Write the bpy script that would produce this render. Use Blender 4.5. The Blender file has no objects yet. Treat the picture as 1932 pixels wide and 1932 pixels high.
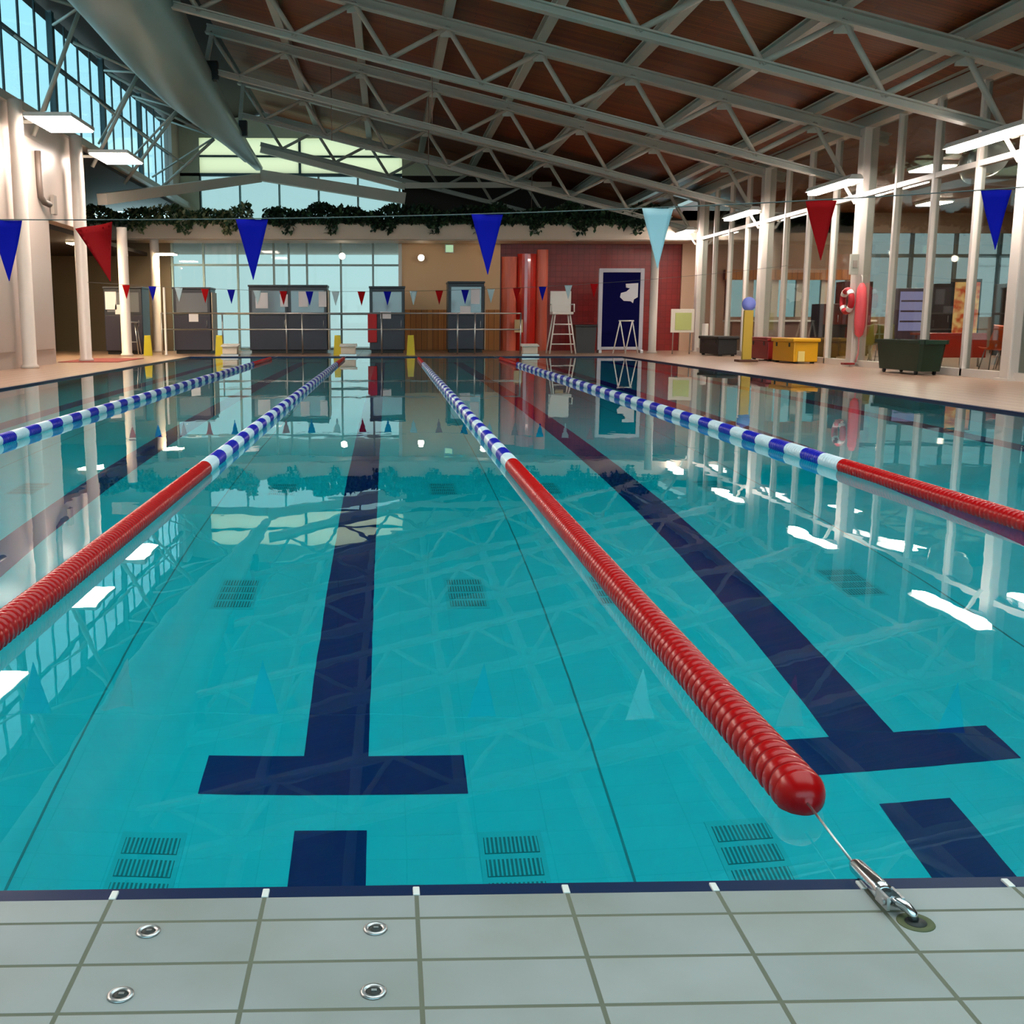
import bpy, bmesh, math, random
from mathutils import Vector, Matrix
random.seed(7)
sc = bpy.context.scene
COL = sc.collection

# ------------------------------------------------------------------ materials
def lin(c):
    return tuple(((v/255.0)/12.92 if v/255.0 <= .04045 else ((v/255.0+.055)/1.055)**2.4) for v in c)
MATS = {}
def mat(name, rgb, rough=.5, metal=0., spec=.5, noise=0., nscale=6., bump=0., coat=0.):
    if name in MATS: return MATS[name]
    m = bpy.data.materials.new(name); m.use_nodes = True
    nt = m.node_tree; b = nt.nodes['Principled BSDF']
    c = lin(rgb)
    b.inputs['Base Color'].default_value = (*c, 1)
    b.inputs['Roughness'].default_value = rough
    b.inputs['Metallic'].default_value = metal
    b.inputs['Specular IOR Level'].default_value = spec
    b.inputs['Coat Weight'].default_value = coat
    if noise or bump:
        tc = nt.nodes.new('ShaderNodeTexCoord'); n = nt.nodes.new('ShaderNodeTexNoise')
        n.inputs['Scale'].default_value = nscale; n.inputs['Detail'].default_value = 4
        nt.links.new(tc.outputs['Object'], n.inputs['Vector'])
        if noise:
            r = nt.nodes.new('ShaderNodeMapRange')
            r.inputs['To Min'].default_value = 1-noise; r.inputs['To Max'].default_value = 1+noise*.5
            mx = nt.nodes.new('ShaderNodeMix'); mx.data_type = 'RGBA'; mx.blend_type = 'MULTIPLY'
            mx.inputs['Factor'].default_value = 1
            mx.inputs[6].default_value = (*c, 1)
            nt.links.new(n.outputs['Fac'], r.inputs['Value']); nt.links.new(r.outputs['Result'], mx.inputs[7])
            nt.links.new(mx.outputs[2], b.inputs['Base Color'])
        if bump:
            bp = nt.nodes.new('ShaderNodeBump'); bp.inputs['Strength'].default_value = bump; bp.inputs['Distance'].default_value = .01
            nt.links.new(n.outputs['Fac'], bp.inputs['Height']); nt.links.new(bp.outputs['Normal'], b.inputs['Normal'])
    MATS[name] = m
    return m
def emis(name, rgb, s):
    if name in MATS: return MATS[name]
    m = bpy.data.materials.new(name); m.use_nodes = True
    nt = m.node_tree; nt.nodes.clear()
    e = nt.nodes.new('ShaderNodeEmission'); e.inputs['Color'].default_value = (*lin(rgb), 1); e.inputs['Strength'].default_value = s
    o = nt.nodes.new('ShaderNodeOutputMaterial'); nt.links.new(e.outputs[0], o.inputs['Surface'])
    MATS[name] = m
    return m

def tile_mat(name, c1, c2, grout, w, h, mortar, ox, oy, rough=.25, axes='xy', bumpd=.002, blotch=.12, blotch_col=None):
    m = bpy.data.materials.new(name); m.use_nodes = True
    nt = m.node_tree; b = nt.nodes['Principled BSDF']; N = nt.nodes.new; L = nt.links.new
    tc = N('ShaderNodeTexCoord'); sep = N('ShaderNodeSeparateXYZ'); cmb = N('ShaderNodeCombineXYZ')
    L(tc.outputs['Object'], sep.inputs[0])
    ax = {'x': 0, 'y': 1, 'z': 2}
    for k, off in ((0, ox), (1, oy)):
        a = N('ShaderNodeMath'); a.operation = 'SUBTRACT'; a.inputs[1].default_value = off
        L(sep.outputs[ax[axes[k]]], a.inputs[0]); L(a.outputs[0], cmb.inputs[k])
    br = N('ShaderNodeTexBrick'); br.offset = 0; br.squash = 1
    br.inputs['Scale'].default_value = 1
    br.inputs['Brick Width'].default_value = w; br.inputs['Row Height'].default_value = h
    br.inputs['Mortar Size'].default_value = mortar; br.inputs['Mortar Smooth'].default_value = .3
    br.inputs['Color1'].default_value = (*lin(c1), 1); br.inputs['Color2'].default_value = (*lin(c2), 1)
    br.inputs['Mortar'].default_value = (*lin(grout), 1)
    L(cmb.outputs[0], br.inputs['Vector'])
    n = N('ShaderNodeTexNoise'); n.inputs['Scale'].default_value = 3.2; n.inputs['Detail'].default_value = 5
    L(tc.outputs['Object'], n.inputs['Vector'])
    r = N('ShaderNodeMapRange'); r.inputs['From Min'].default_value = .38; r.inputs['From Max'].default_value = .75
    r.inputs['To Min'].default_value = 0; r.inputs['To Max'].default_value = blotch
    L(n.outputs['Fac'], r.inputs['Value'])
    mx = N('ShaderNodeMix'); mx.data_type = 'RGBA'; mx.inputs[7].default_value = (*lin(blotch_col or grout), 1)
    L(r.outputs[0], mx.inputs['Factor']); L(br.outputs['Color'], mx.inputs[6]); L(mx.outputs[2], b.inputs['Base Color'])
    rr = N('ShaderNodeMapRange'); rr.inputs['To Min'].default_value = rough; rr.inputs['To Max'].default_value = .8
    L(br.outputs['Fac'], rr.inputs['Value']); L(rr.outputs[0], b.inputs['Roughness'])
    bp = N('ShaderNodeBump'); bp.invert = True; bp.inputs['Distance'].default_value = bumpd; bp.inputs['Strength'].default_value = .6
    L(br.outputs['Fac'], bp.inputs['Height']); L(bp.outputs[0], b.inputs['Normal'])
    MATS[name] = m
    return m

def glass_pane(name, tint, refl):
    m = bpy.data.materials.new(name); m.use_nodes = True
    nt = m.node_tree; nt.nodes.clear(); N = nt.nodes.new; L = nt.links.new
    t = N('ShaderNodeBsdfTransparent'); t.inputs[0].default_value = (*lin(tint), 1)
    g = N('ShaderNodeBsdfGlossy'); g.inputs['Roughness'].default_value = .02
    lw = N('ShaderNodeLayerWeight'); lw.inputs['Blend'].default_value = .25
    mr = N('ShaderNodeMapRange'); mr.inputs['To Min'].default_value = refl; mr.inputs['To Max'].default_value = .7
    L(lw.outputs['Facing'], mr.inputs['Value'])
    pw = N('ShaderNodeMath'); pw.operation = 'MULTIPLY'; pw.inputs[1].default_value = .5
    L(mr.outputs[0], pw.inputs[0])
    mx = N('ShaderNodeMixShader'); L(pw.outputs[0], mx.inputs[0]); L(t.outputs[0], mx.inputs[1]); L(g.outputs[0], mx.inputs[2])
    o = N('ShaderNodeOutputMaterial'); L(mx.outputs[0], o.inputs[0])
    MATS[name] = m
    return m

def water_mat():
    m = bpy.data.materials.new('pool_water'); m.use_nodes = True
    nt = m.node_tree; nt.nodes.clear(); N = nt.nodes.new; L = nt.links.new
    rf = N('ShaderNodeBsdfRefraction'); rf.inputs['IOR'].default_value = 1.333; rf.inputs['Roughness'].default_value = 0
    rf.inputs['Color'].default_value = (.55, .98, 1, 1)
    gl = N('ShaderNodeBsdfGlossy'); gl.inputs['Roughness'].default_value = 0; gl.inputs['Color'].default_value = (1, 1, 1, 1)
    fr = N('ShaderNodeFresnel'); fr.inputs['IOR'].default_value = 1.333
    mxs = N('ShaderNodeMixShader')
    tc = N('ShaderNodeTexCoord')
    mp = N('ShaderNodeMapping'); mp.inputs['Scale'].default_value = (1.2, .7, 1)
    L(tc.outputs['Object'], mp.inputs[0])
    n = N('ShaderNodeTexNoise'); n.inputs['Scale'].default_value = 1.6; n.inputs['Detail'].default_value = 3
    L(mp.outputs[0], n.inputs['Vector'])
    bp = N('ShaderNodeBump'); bp.inputs['Strength'].default_value = 1; bp.inputs['Distance'].default_value = .0012
    L(n.outputs['Fac'], bp.inputs['Height'])
    for q in (rf, gl, fr): L(bp.outputs[0], q.inputs['Normal'])
    L(fr.outputs[0], mxs.inputs[0]); L(rf.outputs[0], mxs.inputs[1]); L(gl.outputs[0], mxs.inputs[2])
    o = N('ShaderNodeOutputMaterial'); L(mxs.outputs[0], o.inputs[0])
    return m

def wood_mat(name, c1, c2, axis_len=1, plank=.14, rough=.55):
    """boards running along Y or X with grain"""
    m = bpy.data.materials.new(name); m.use_nodes = True
    nt = m.node_tree; b = nt.nodes['Principled BSDF']; N = nt.nodes.new; L = nt.links.new
    tc = N('ShaderNodeTexCoord'); sep = N('ShaderNodeSeparateXYZ'); L(tc.outputs['Object'], sep.inputs[0])
    cmb = N('ShaderNodeCombineXYZ')
    L(sep.outputs[0 if axis_len == 0 else 1], cmb.inputs[0]); L(sep.outputs[1 if axis_len == 0 else 0], cmb.inputs[1])
    br = N('ShaderNodeTexBrick'); br.offset = .37; br.inputs['Scale'].default_value = 1
    br.inputs['Brick Width'].default_value = 3.1; br.inputs['Row Height'].default_value = plank
    br.inputs['Mortar Size'].default_value = .006; br.inputs['Bias'].default_value = 0
    br.inputs['Color1'].default_value = (*lin(c1), 1); br.inputs['Color2'].default_value = (*lin(c2), 1)
    br.inputs['Mortar'].default_value = (.01, .006, .004, 1)
    L(cmb.outputs[0], br.inputs['Vector'])
    mp = N('ShaderNodeMapping'); mp.inputs['Scale'].default_value = (.4, 9, 9); L(cmb.outputs[0], mp.inputs[0])
    n = N('ShaderNodeTexNoise'); n.inputs['Scale'].default_value = 1.; n.inputs['Detail'].default_value = 6; L(mp.outputs[0], n.inputs['Vector'])
    r = N('ShaderNodeMapRange'); r.inputs['To Min'].default_value = .65; r.inputs['To Max'].default_value = 1.3; L(n.outputs['Fac'], r.inputs['Value'])
    mx = N('ShaderNodeMix'); mx.data_type = 'RGBA'; mx.blend_type = 'MULTIPLY'; mx.inputs['Factor'].default_value = 1
    L(br.outputs['Color'], mx.inputs[6]); L(r.outputs[0], mx.inputs[7]); L(mx.outputs[2], b.inputs['Base Color'])
    b.inputs['Roughness'].default_value = rough
    MATS[name] = m
    return m

# ------------------------------------------------------------------ mesh builder
class MB:
    def __init__(s): s.bm = bmesh.new()
    def box(s, x0, x1, y0, y1, z0, z1, bev=0):
        vs = [s.bm.verts.new((x, y, z)) for x in (x0, x1) for y in (y0, y1) for z in (z0, z1)]
        fs = [s.bm.faces.new([vs[i] for i in f]) for f in ((0,1,3,2),(4,6,7,5),(0,4,5,1),(2,3,7,6),(0,2,6,4),(1,5,7,3))]
        if bev:
            es = list({e for f in fs for e in f.edges})
            bmesh.ops.bevel(s.bm, geom=es, offset=bev, segments=2, affect='EDGES', profile=.6)
        return s
    def bar(s, p, q, w, h, up=(0, 0, 1)):
        p, q = Vector(p), Vector(q); d = (q-p).normalized(); u = Vector(up)
        a = d.cross(u)
        if a.length < 1e-4: a = d.cross(Vector((1, 0, 0)))
        a.normalize(); u = a.cross(d).normalized()
        vs = [s.bm.verts.new(e + a*(w/2*i) + u*(h/2*j)) for e in (p, q) for i in (-1, 1) for j in (-1, 1)]
        for f in ((0,1,3,2),(4,6,7,5),(0,4,5,1),(2,3,7,6),(0,2,6,4),(1,5,7,3)): s.bm.faces.new([vs[i] for i in f])
        return s
    def ibeam(s, p, q, w, h, t=.03):
        """flanged section: two flanges and a web"""
        p, q = Vector(p), Vector(q); d = (q-p).normalized(); a = d.cross(Vector((0, 0, 1))).normalized(); u = a.cross(d)
        s.bar(p+u*(h/2-t/2), q+u*(h/2-t/2), w, t); s.bar(p-u*(h/2-t/2), q-u*(h/2-t/2), w, t); s.bar(p, q, t, h-2*t)
        return s
    def path(s, pts, r, n=8, cap=True, rs=None):
        pts = [Vector(p) for p in pts]; rings = []
        ref = None
        for i, p in enumerate(pts):
            d = (pts[min(i+1, len(pts)-1)] - pts[max(i-1, 0)]).normalized()
            if ref is None:
                ref = d.cross(Vector((0, 0, 1)))
                if ref.length < 1e-3: ref = d.cross(Vector((1, 0, 0)))
            a = (ref - d*ref.dot(d)).normalized(); ref = a; b = d.cross(a)
            rr = rs[i] if rs else r
            rings.append([s.bm.verts.new(p + (a*math.cos(t) + b*math.sin(t))*rr) for t in [2*math.pi*k/n for k in range(n)]])
        for i in range(len(rings)-1):
            for k in range(n):
                f = s.bm.faces.new([rings[i][k], rings[i][(k+1) % n], rings[i+1][(k+1) % n], rings[i+1][k]]); f.smooth = True
        if cap:
            s.bm.faces.new(rings[0][::-1]); s.bm.faces.new(rings[-1])
        return s
    def tube(s, p, q, r, n=8): return s.path([p, q], r, n)
    def lathe(s, prof, org=(0, 0, 0), axis='z', n=24, smooth=True):
        """prof: list of (radius, height)"""
        rings = []
        o = Vector(org)
        for (r, h) in prof:
            ring = []
            for k in range(n):
                t = 2*math.pi*k/n; c, sn = r*math.cos(t), r*math.sin(t)
                v = {'z': (c, sn, h), 'y': (c, h, sn), 'x': (h, c, sn)}[axis]
                ring.append(s.bm.verts.new(o+Vector(v)))
            rings.append(ring)
        for i in range(len(rings)-1):
            for k in range(n):
                f = s.bm.faces.new([rings[i][k], rings[i][(k+1) % n], rings[i+1][(k+1) % n], rings[i+1][k]]); f.smooth = smooth
        s.bm.faces.new(rings[0]); s.bm.faces.new(rings[-1])
        return s
    def prism(s, pts, axis, a0, a1):
        """pts 2-D outline; axis: the extrusion axis"""
        def mk(u, v, a): return {'y': (u, a, v), 'x': (a, u, v), 'z': (u, v, a)}[axis]
        A = [s.bm.verts.new(mk(u, v, a0)) for u, v in pts]; B = [s.bm.verts.new(mk(u, v, a1)) for u, v in pts]
        s.bm.faces.new(A); s.bm.faces.new(B[::-1]); n = len(pts)
        for i in range(n): s.bm.faces.new([A[i], B[i], B[(i+1) % n], A[(i+1) % n]])
        return s
    def torus(s, c, R, r, axis='y', n=28, k=10):
        c = Vector(c); rings = []
        for i in range(n):
            t = 2*math.pi*i/n; ring = []
            for j in range(k):
                u = 2*math.pi*j/k; rad = R+r*math.cos(u); h = r*math.sin(u)
                v = {'y': (rad*math.cos(t), h, rad*math.sin(t)), 'x': (h, rad*math.cos(t), rad*math.sin(t)), 'z': (rad*math.cos(t), rad*math.sin(t), h)}[axis]
                ring.append(s.bm.verts.new(c+Vector(v)))
            rings.append(ring)
        for i in range(n):
            for j in range(k):
                f = s.bm.faces.new([rings[i][j], rings[i][(j+1) % k], rings[(i+1) % n][(j+1) % k], rings[(i+1) % n][j]]); f.smooth = True
        return s
    def build(s, name, m, parent=None, label=None):
        bmesh.ops.recalc_face_normals(s.bm, faces=s.bm.faces)
        me = bpy.data.meshes.new(name); s.bm.to_mesh(me); s.bm.free()
        o = bpy.data.objects.new(name, me); COL.objects.link(o)
        for mm in (m if isinstance(m, (list, tuple)) else [m]): me.materials.append(mm)
        if parent is not None:
            o.parent = parent
            top = parent
            while top.type != 'EMPTY' and top.parent is not None: top = top.parent
            if top.type == 'EMPTY':
                me.transform((Matrix.Translation(top.location) @ top.rotation_euler.to_matrix().to_4x4()).inverted())
        if label: o['label'] = label
        return o
def tag(o, label, cat, group=None, kind=None):
    o['label'] = label; o['category'] = cat
    if group: o['group'] = group
    if kind: o['kind'] = kind
    return o
def thing(name, label, cat, loc=(0, 0, 0), group=None, kind=None):
    o = bpy.data.objects.new(name, None); COL.objects.link(o); o.location = loc; o.empty_display_size = .2
    return tag(o, label, cat, group, kind)
def copy_tree(o, delta, label=None, group=None):
    c = o.copy(); COL.objects.link(c); c.location = o.location + Vector(delta)
    if label: c['label'] = label
    if group: c['group'] = group
    for ch in list(o.children):
        d = ch.copy(); COL.objects.link(d); d.parent = c
        for g in ch.children:
            e = g.copy(); COL.objects.link(e); e.parent = d
    return c
def struct(o, label=None, cat=None):
    o['kind'] = 'structure'
    if label: o['label'] = label
    if cat: o['category'] = cat
    return o

# ------------------------------------------------------------------ palette
M_steel = mat('painted_steel', (176, 175, 164), .45, noise=.08, nscale=3)
M_web = mat('painted_steel_web', (176, 172, 160), .5)
M_girder = mat('girder_paint', (122, 148, 144), .35, noise=.06, nscale=1.5)
M_white = mat('white_paint', (226, 222, 216), .4)
M_col = mat('column_paint', (208, 199, 190), .4, noise=.05, nscale=2)
M_cream = mat('cream_plaster', (222, 212, 196), .6, noise=.06, nscale=1.2)
M_fascia = mat('fascia_paint', (206, 190, 172), .55, noise=.08, nscale=1.5)
M_clad = mat('pale_cladding', (196, 182, 172), .35, noise=.06, nscale=.7)
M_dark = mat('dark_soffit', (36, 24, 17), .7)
M_black = mat('black_plastic', (18, 18, 20), .5)
M_slate = mat('slate_laminate', (46, 45, 60), .4, noise=.1, nscale=2)
M_slate2 = mat('slate_frame', (44, 48, 58), .4)
M_red = mat('red_float', (176, 3, 7), .26, spec=.3)
M_blue = mat('blue_float', (16, 26, 160), .3, spec=.3)
M_wfl = mat('white_float', (205, 222, 230), .3)
M_navy = mat('navy_tile', (0, 40, 108), .25, noise=.08, nscale=4)
M_rim = mat('navy_rim_tile', (0, 30, 70), .3, spec=.25)
M_steelr = mat('stainless', (205, 208, 212), .18, metal=1)
M_steelb = mat('stainless_brushed', (190, 190, 190), .32, metal=1)
M_hole = mat('dark_hole', (24, 30, 26), .6)
M_frame = mat('teal_mullion', (70, 96, 104), .5)
M_yel = mat('yellow_plastic', (206, 152, 10), .4)
M_ylb = mat('yellow_sign', (212, 196, 40), .45)
M_bowl_r = mat('deep_red_plastic', (130, 14, 20), .4)
M_green = mat('green_plastic', (10, 42, 24), .45)
M_olive = mat('olive_plastic', (96, 100, 28), .5)
M_orange = mat('orange_plastic', (230, 84, 10), .45)
M_wood = wood_mat('timber_panel', (196, 128, 62), (176, 110, 50), 1, .2)
M_ceil = wood_mat('ceiling_boards', (138, 68, 20), (112, 46, 11), 0, .13, .6)
M_ceil2 = wood_mat('soffit_boards', (156, 104, 58), (140, 88, 48), 0, .2, .6)
M_redtile = tile_mat('red_wall_tile', (128, 18, 16), (116, 14, 13), (90, 24, 20), .2, .2, .006, 0, 0, .36, 'xz', .001, .1)
M_pooltile = tile_mat('pool_floor_tile', (0, 218, 231), (0, 215, 228), (0, 210, 223), .257, .128, .002, .057, 0.02, .4, 'xy', .0005, .05)
M_poolwall = tile_mat('pool_wall_tile', (0, 206, 222), (0, 202, 220), (0, 180, 200), .257, .128, .003, 0, 0, .4, 'xz', .0005, .03)
M_deck = tile_mat('deck_tile', (160, 161, 158), (153, 156, 155), (98, 100, 84), .2605, .1215, .0042, .0445, 1.684-.1215*40, .3, 'xy', .003, .45, (116, 114, 92))
M_deck2 = tile_mat('tan_deck_tile', (158, 128, 106), (150, 121, 100), (118, 98, 84), .3, .3, .005, 0, 0, .3, 'xy', .002, .3, (140, 112, 92))
M_glass = glass_pane('window_glass', (176, 175, 172), .04)
M_glassl = glass_pane('clerestory_glass', (194, 200, 202), .03)
M_glassc = glass_pane('clear_glass', (246, 250, 250), .04)
M_glassr = glass_pane('partition_glass', (222, 228, 226), .04)
M_water = water_mat()
M_lamp = emis('lamp_diffuser', (255, 240, 230), 95)
M_lampw = emis('lamp_panel', (255, 236, 222), 55)
M_bulb = emis('downlight', (255, 236, 206), 18)
M_recl = emis('recess_lamp', (255, 226, 180), 130)

# ------------------------------------------------------------------ pool, deck
PX0, PX1, PY0, PY1, DEP, WZ = -5.9, 7.05, 1.757, 33.2, -1.88, -.03
XL, XR, YN, YF = -12.0, 24.0, -7.0, 47.0
m = MB()
m.box(XL, XR, YN, PY0, -.3, 0)
flo = struct(m.build('floor', M_deck), 'pale tiled near deck at the pool edge', 'floor')
m = MB()
m.box(XL, PX0, PY0, YF, -.3, 0); m.box(PX1, XR, PY0, YF, -.3, 0); m.box(PX0, PX1, PY1, YF, -.3, 0)
struct(m.build('floor_far', M_deck2), 'tan tiled deck along the sides and far end of the pool', 'floor')
m = MB()
m.box(PX0-.3, PX1+.3, PY0-.3, PY1+.3, DEP-.2, DEP)
pool = struct(m.build('pool_basin', M_pooltile), 'turquoise tiled pool floor and walls under the water', 'pool')
m = MB()
m.box(PX0-.3, PX0, PY0-.3, PY1+.3, DEP, -.3); m.box(PX1, PX1+.3, PY0-.3, PY1+.3, DEP, -.3)
m.box(PX0, PX1, PY0-.3, PY0, DEP, -.3); m.box(PX0, PX1, PY1, PY1+.3, DEP, -.3)
m.build('pool_wall', M_poolwall, pool)
m = MB(); e = .042
m.box(PX0, PX1, PY0, PY0+e, -.3, -.003); m.box(PX0, PX1, PY1-e, PY1, -.3, -.003)
m.box(PX0, PX0+e, PY0+e, PY1-e, -.3, -.003); m.box(PX1-e, PX1, PY0+e, PY1-e, -.3, -.003)
rim = struct(m.build('trim_1', M_rim), 'navy tile rim just under the water along the pool edge', 'pool rim')
for k in range(-3, 6):
    x = .0445+.2605*k
    MB().box(x-.006, x+.006, PY0+.002, PY0+.03, -.02, .001, .002).build('joint_spacer', M_white, rim)
m = MB(); nx, ny = 2, 2
v = [m.bm.verts.new(p) for p in ((PX0, PY0, WZ), (PX1, PY0, WZ), (PX1, PY1, WZ), (PX0, PY1, WZ))]; m.bm.faces.new(v)
w = m.build('pool_water', M_water); tag(w, 'calm clear turquoise pool water with ceiling reflections', 'water', kind='stuff')

# lane lines set into the floor
LINES = (-4.495, -2.357, -.2165, 1.925, 4.065, 6.2)
who = ['pool floor lane line by the left wall', 'pool floor lane line left of the left red rope', 'pool floor lane line left of the long red rope',
       'pool floor lane line right of the long red rope', 'pool floor lane line right of the far right rope', 'pool floor lane line by the right wall']
for x, s_ in zip(LINES, who):
    t = thing('lane_line', 'navy tile T-ended '+s_, 'lane line', (x, 3.97, DEP), 'lane lines on the pool floor')
    MB().box(x-.131, x+.131, 4.235, 30.6, DEP-.001, DEP+.004).build('stripe', M_navy, t)
    MB().box(x-.514, x+.514, 3.975, 4.235, DEP-.001, DEP+.004).build('cross_bar', M_navy, t)
    MB().box(x-.514, x+.514, 30.6, 30.86, DEP-.001, DEP+.004).build('cross_bar', M_navy, t)
    MB().box(x-.131, x+.131, PY0+.045, 3.76, DEP-.001, DEP+.004).build('end_block', M_navy, t)
M_joint = mat('floor_joint', (0, 140, 150), .5)
for x, s_ in ((-3.4, 'left outer'), (-1.27, 'left inner'), (.828, 'right inner'), (3.0, 'right outer')):
    o = MB().box(x-.0045, x+.0045, PY0+.045, 32.6, DEP-.001, DEP+.0025).build('floor_joint', M_joint)
    tag(o, 'thin dark expansion joint on the pool floor under the %s lane rope' % s_, 'joint', 'pool floor joints')

# inlet grilles
M_grille = mat('grille_plastic', (0, 206, 218), .5); M_slot = mat('grille_slot', (0, 128, 138), .6)
def grille(x, y, rows, label):
    g = thing('floor_grille', label, 'grille', (x, y, DEP), 'inlet grilles in the pool floor')
    n = rows; L = .118*n
    MB().box(x-.115, x+.115, y-L/2-.015, y+L/2+.015, DEP-.001, DEP+.004).build('plate', M_grille, g)
    for r in range(n):
        y0 = y-L/2+r*.118
        mm = MB(); mm.box(x-.097, x+.097, y0+.012, y0+.1, DEP+.002, DEP+.006)
        mm.build('slot_panel', M_slot, g)
        mm = MB()
        for k in range(13):
            xx = x-.09+k*.015
            mm.box(xx-.0035, xx+.0035, y0+.014, y0+.098, DEP+.005, DEP+.0085)
        mm.build('grating', M_grille, g)
cols = ((-2.85, 'left of the left red rope'), (-.845, 'left of the centre lane line'), (.43, 'right of the centre lane line'), (1.257, 'left of the right lane line'), (2.6, 'right of the right lane line'))
for x, s_ in cols:
    for y, rows, d in ((3.545, 3, 'nearest the deck'), (6.0, 4, 'second from deck'), (8.72, 4, 'third from deck')):
        if (x == -2.85 and y < 4): continue
        grille(x, y, rows, 'dark pool floor grille %s, %s' % (s_, d))

# deck sockets
for x, y, s_ in ((-.392, 1.654, 'upper left'), (-.025, 1.652, 'upper right'), (-.396, 1.483, 'lower left'), (-.026, 1.481, 'lower right')):
    t = thing('deck_socket', 'round steel socket with dark bolt hole in the deck tiles, %s of the four' % s_, 'socket', (x, y, 0), 'deck sockets near the pool edge')
    MB().lathe([(.0, .0), (.0195, .0), (.0195, .0022), (.016, .0034), (.0125, .003), (.0118, .0008), (0, .0008)], (x, y, 0), n=28).build('collar', M_steelb, t)
    MB().lathe([(0, .0005), (.0118, .0005), (.0115, .0017), (.004, .0021), (0, .0019)], (x, y, 0), n=20).build('hole', M_hole, t)
    MB().box(x-.003, x+.005, y-.001, y+.004, .0015, .0032).build('slot', M_steelb, t)

# ------------------------------------------------------------------ lane ropes
def float_prof(L, R=.054, r0=.048):
    # one disc of the rope
    return [(r0, -L/2), (R*.955, -L*.4), (R, -L*.2), (R, L*.2), (R*.955, L*.4), (r0, L/2)]
def float_run(y0, y1, x, z, n=16):
    mm = MB(); pitch = .043; k = max(1, round((y1-y0)/pitch)); pitch = (y1-y0)/k
    prof = []
    for i in range(k):
        yc = y0+(i+.5)*pitch
        prof += [(.048, yc-pitch*.49), (.0526, yc-pitch*.34), (.054, yc), (.0526, yc+pitch*.34), (.048, yc+pitch*.49)]
    mm.lathe([(r, h-y0) for r, h in prof], (x, y0, z), 'y', n)
    return mm
RZ = .001
ropes = ((-3.265, 7.55, 'red blue and white lane rope by the left side of the pool', False),
         (-1.248, 7.45, 'red then blue and white lane rope left of the centre lane', False),
         (.857, 7.55, 'long red lane rope running from the steel tensioner by the near deck', True),
         (3.13, 7.45, 'red then blue and white lane rope on the right of the pool', False))
for x, yr, lab, detail in ropes:
    t = thing('lane_rope', lab, 'lane rope', (x, 2.0, RZ), 'lane ropes on the water')
    ys = 2.15
    MB().tube((x, 1.78, RZ+.02) if not detail else (x-.018, 1.84, .005), (x, ys, RZ), .0028, 6).build('cable', M_steelb, t, 'thin steel cable')
    MB().tube((x, 30.9, RZ), (x, PY1-.045, RZ), .003, 6).build('cable', M_steelb, t)
    # rounded end cap
    MB().lathe([(.0, -.05), (.014, -.049), (.03, -.041), (.043, -.026), (.051, -.008), (.054, .002), (.048, .006)], (x, ys, RZ), 'y', 28).build('end_cap', M_red, t, 'red domed end cap')
    y = ys+.006
    if detail:
        pitch = .043; first = None; n = 0
        while n < 90:
            yc = y+pitch/2
            if first is None:
                mm = MB(); mm.lathe([(r, h) for r, h in float_prof(pitch*.97)], (x, yc, RZ), 'y', 28)
                first = mm.build('float', M_red, t)
                y_first = yc
            else:
                f = first.copy(); COL.objects.link(f); f.location = first.location+Vector((0, yc-y_first, 0))
            y += pitch; n += 1
        r = float_run(y, yr, x, RZ, 20).build('float_run', M_red, t, 'red float discs'); r['kind'] = 'stuff'
    else:
        r = float_run(y, yr, x, RZ, 20).build('float_run', M_red, t, 'red float discs'); r['kind'] = 'stuff'
    y = yr; k = 0
    bl = {}
    while y < 26.5:
        L = .344
        key = k % 2
        if key not in bl:
            bl[key] = (float_run(y, y+L, x, RZ, 14).build('float_block', (M_wfl, M_blue)[key], t, ('white float block', 'blue float block')[key]), y)
        else:
            o, yy = bl[key]; f = o.copy(); COL.objects.link(f); f.location = o.location+Vector((0, y-yy, 0))
        y += L; k += 1
    r = float_run(y, 30.9, x, RZ, 12).build('float_run', M_red, t, 'red float discs at the far end'); r['kind'] = 'stuff'
    if detail:
        # tensioner: steel barrel, clevis, hook into the deck
        a, b_ = Vector((x-.018, 1.835, .006)), Vector((x-.018, 1.665, .019))
        d = (b_-a).normalized(); sd = d.cross(Vector((0, 0, 1))).normalized(); upv = sd.cross(d)
        mm = MB(); mm.path([a-d*.012, a-d*.004, a+d*.012, a+d*.105, a+d*.12, a+d*.124], .0, 18, True, [.004, .009, .0145, .0165, .0165, .012])
        tb = mm.build('tensioner', M_steelr, t, 'polished steel tensioner barrel')
        mm = MB(); c = a+d*.118
        for s_ in (-1, 1):
            mm.bar(c+sd*(s_*.0125), c+sd*(s_*.0125)+d*.045, .005, .022, upv)
        mm.tube(c+sd*-.019+d*.032, c+sd*.019+d*.032, .0065, 12)
        mm.build('clevis', M_steelb, tb)
        h0 = c+d*.032
        MB().path([h0, h0+d*.01+Vector((.006, 0, .002)), h0+d*.022+Vector((.014, 0, 0)), h0+d*.03+Vector((.02, 0, -.008)), h0+d*.032+Vector((.022, 0, -.019))], .0085, 12).build('hook', M_steelr, tb)
# stained anchor recess where the tensioner meets the deck
ax, ay = .862, 1.648
t = thing('deck_anchor', 'stained round anchor cup in the deck below the steel tensioner', 'anchor', (ax, ay, 0))
M_algae = mat('algae_stain', (92, 96, 62), .8, noise=.35, nscale=40)
MB().lathe([(0, 0), (.03, 0), (.029, .0012), (.02, .0016), (.018, .0006), (0, .0006)], (ax, ay, 0), n=26).build('cup', M_algae, t)
MB().lathe([(0, .0004), (.0175, .0004), (.017, .0014), (0, .0014)], (ax, ay, 0), n=20).build('hole', M_hole, t)

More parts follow.
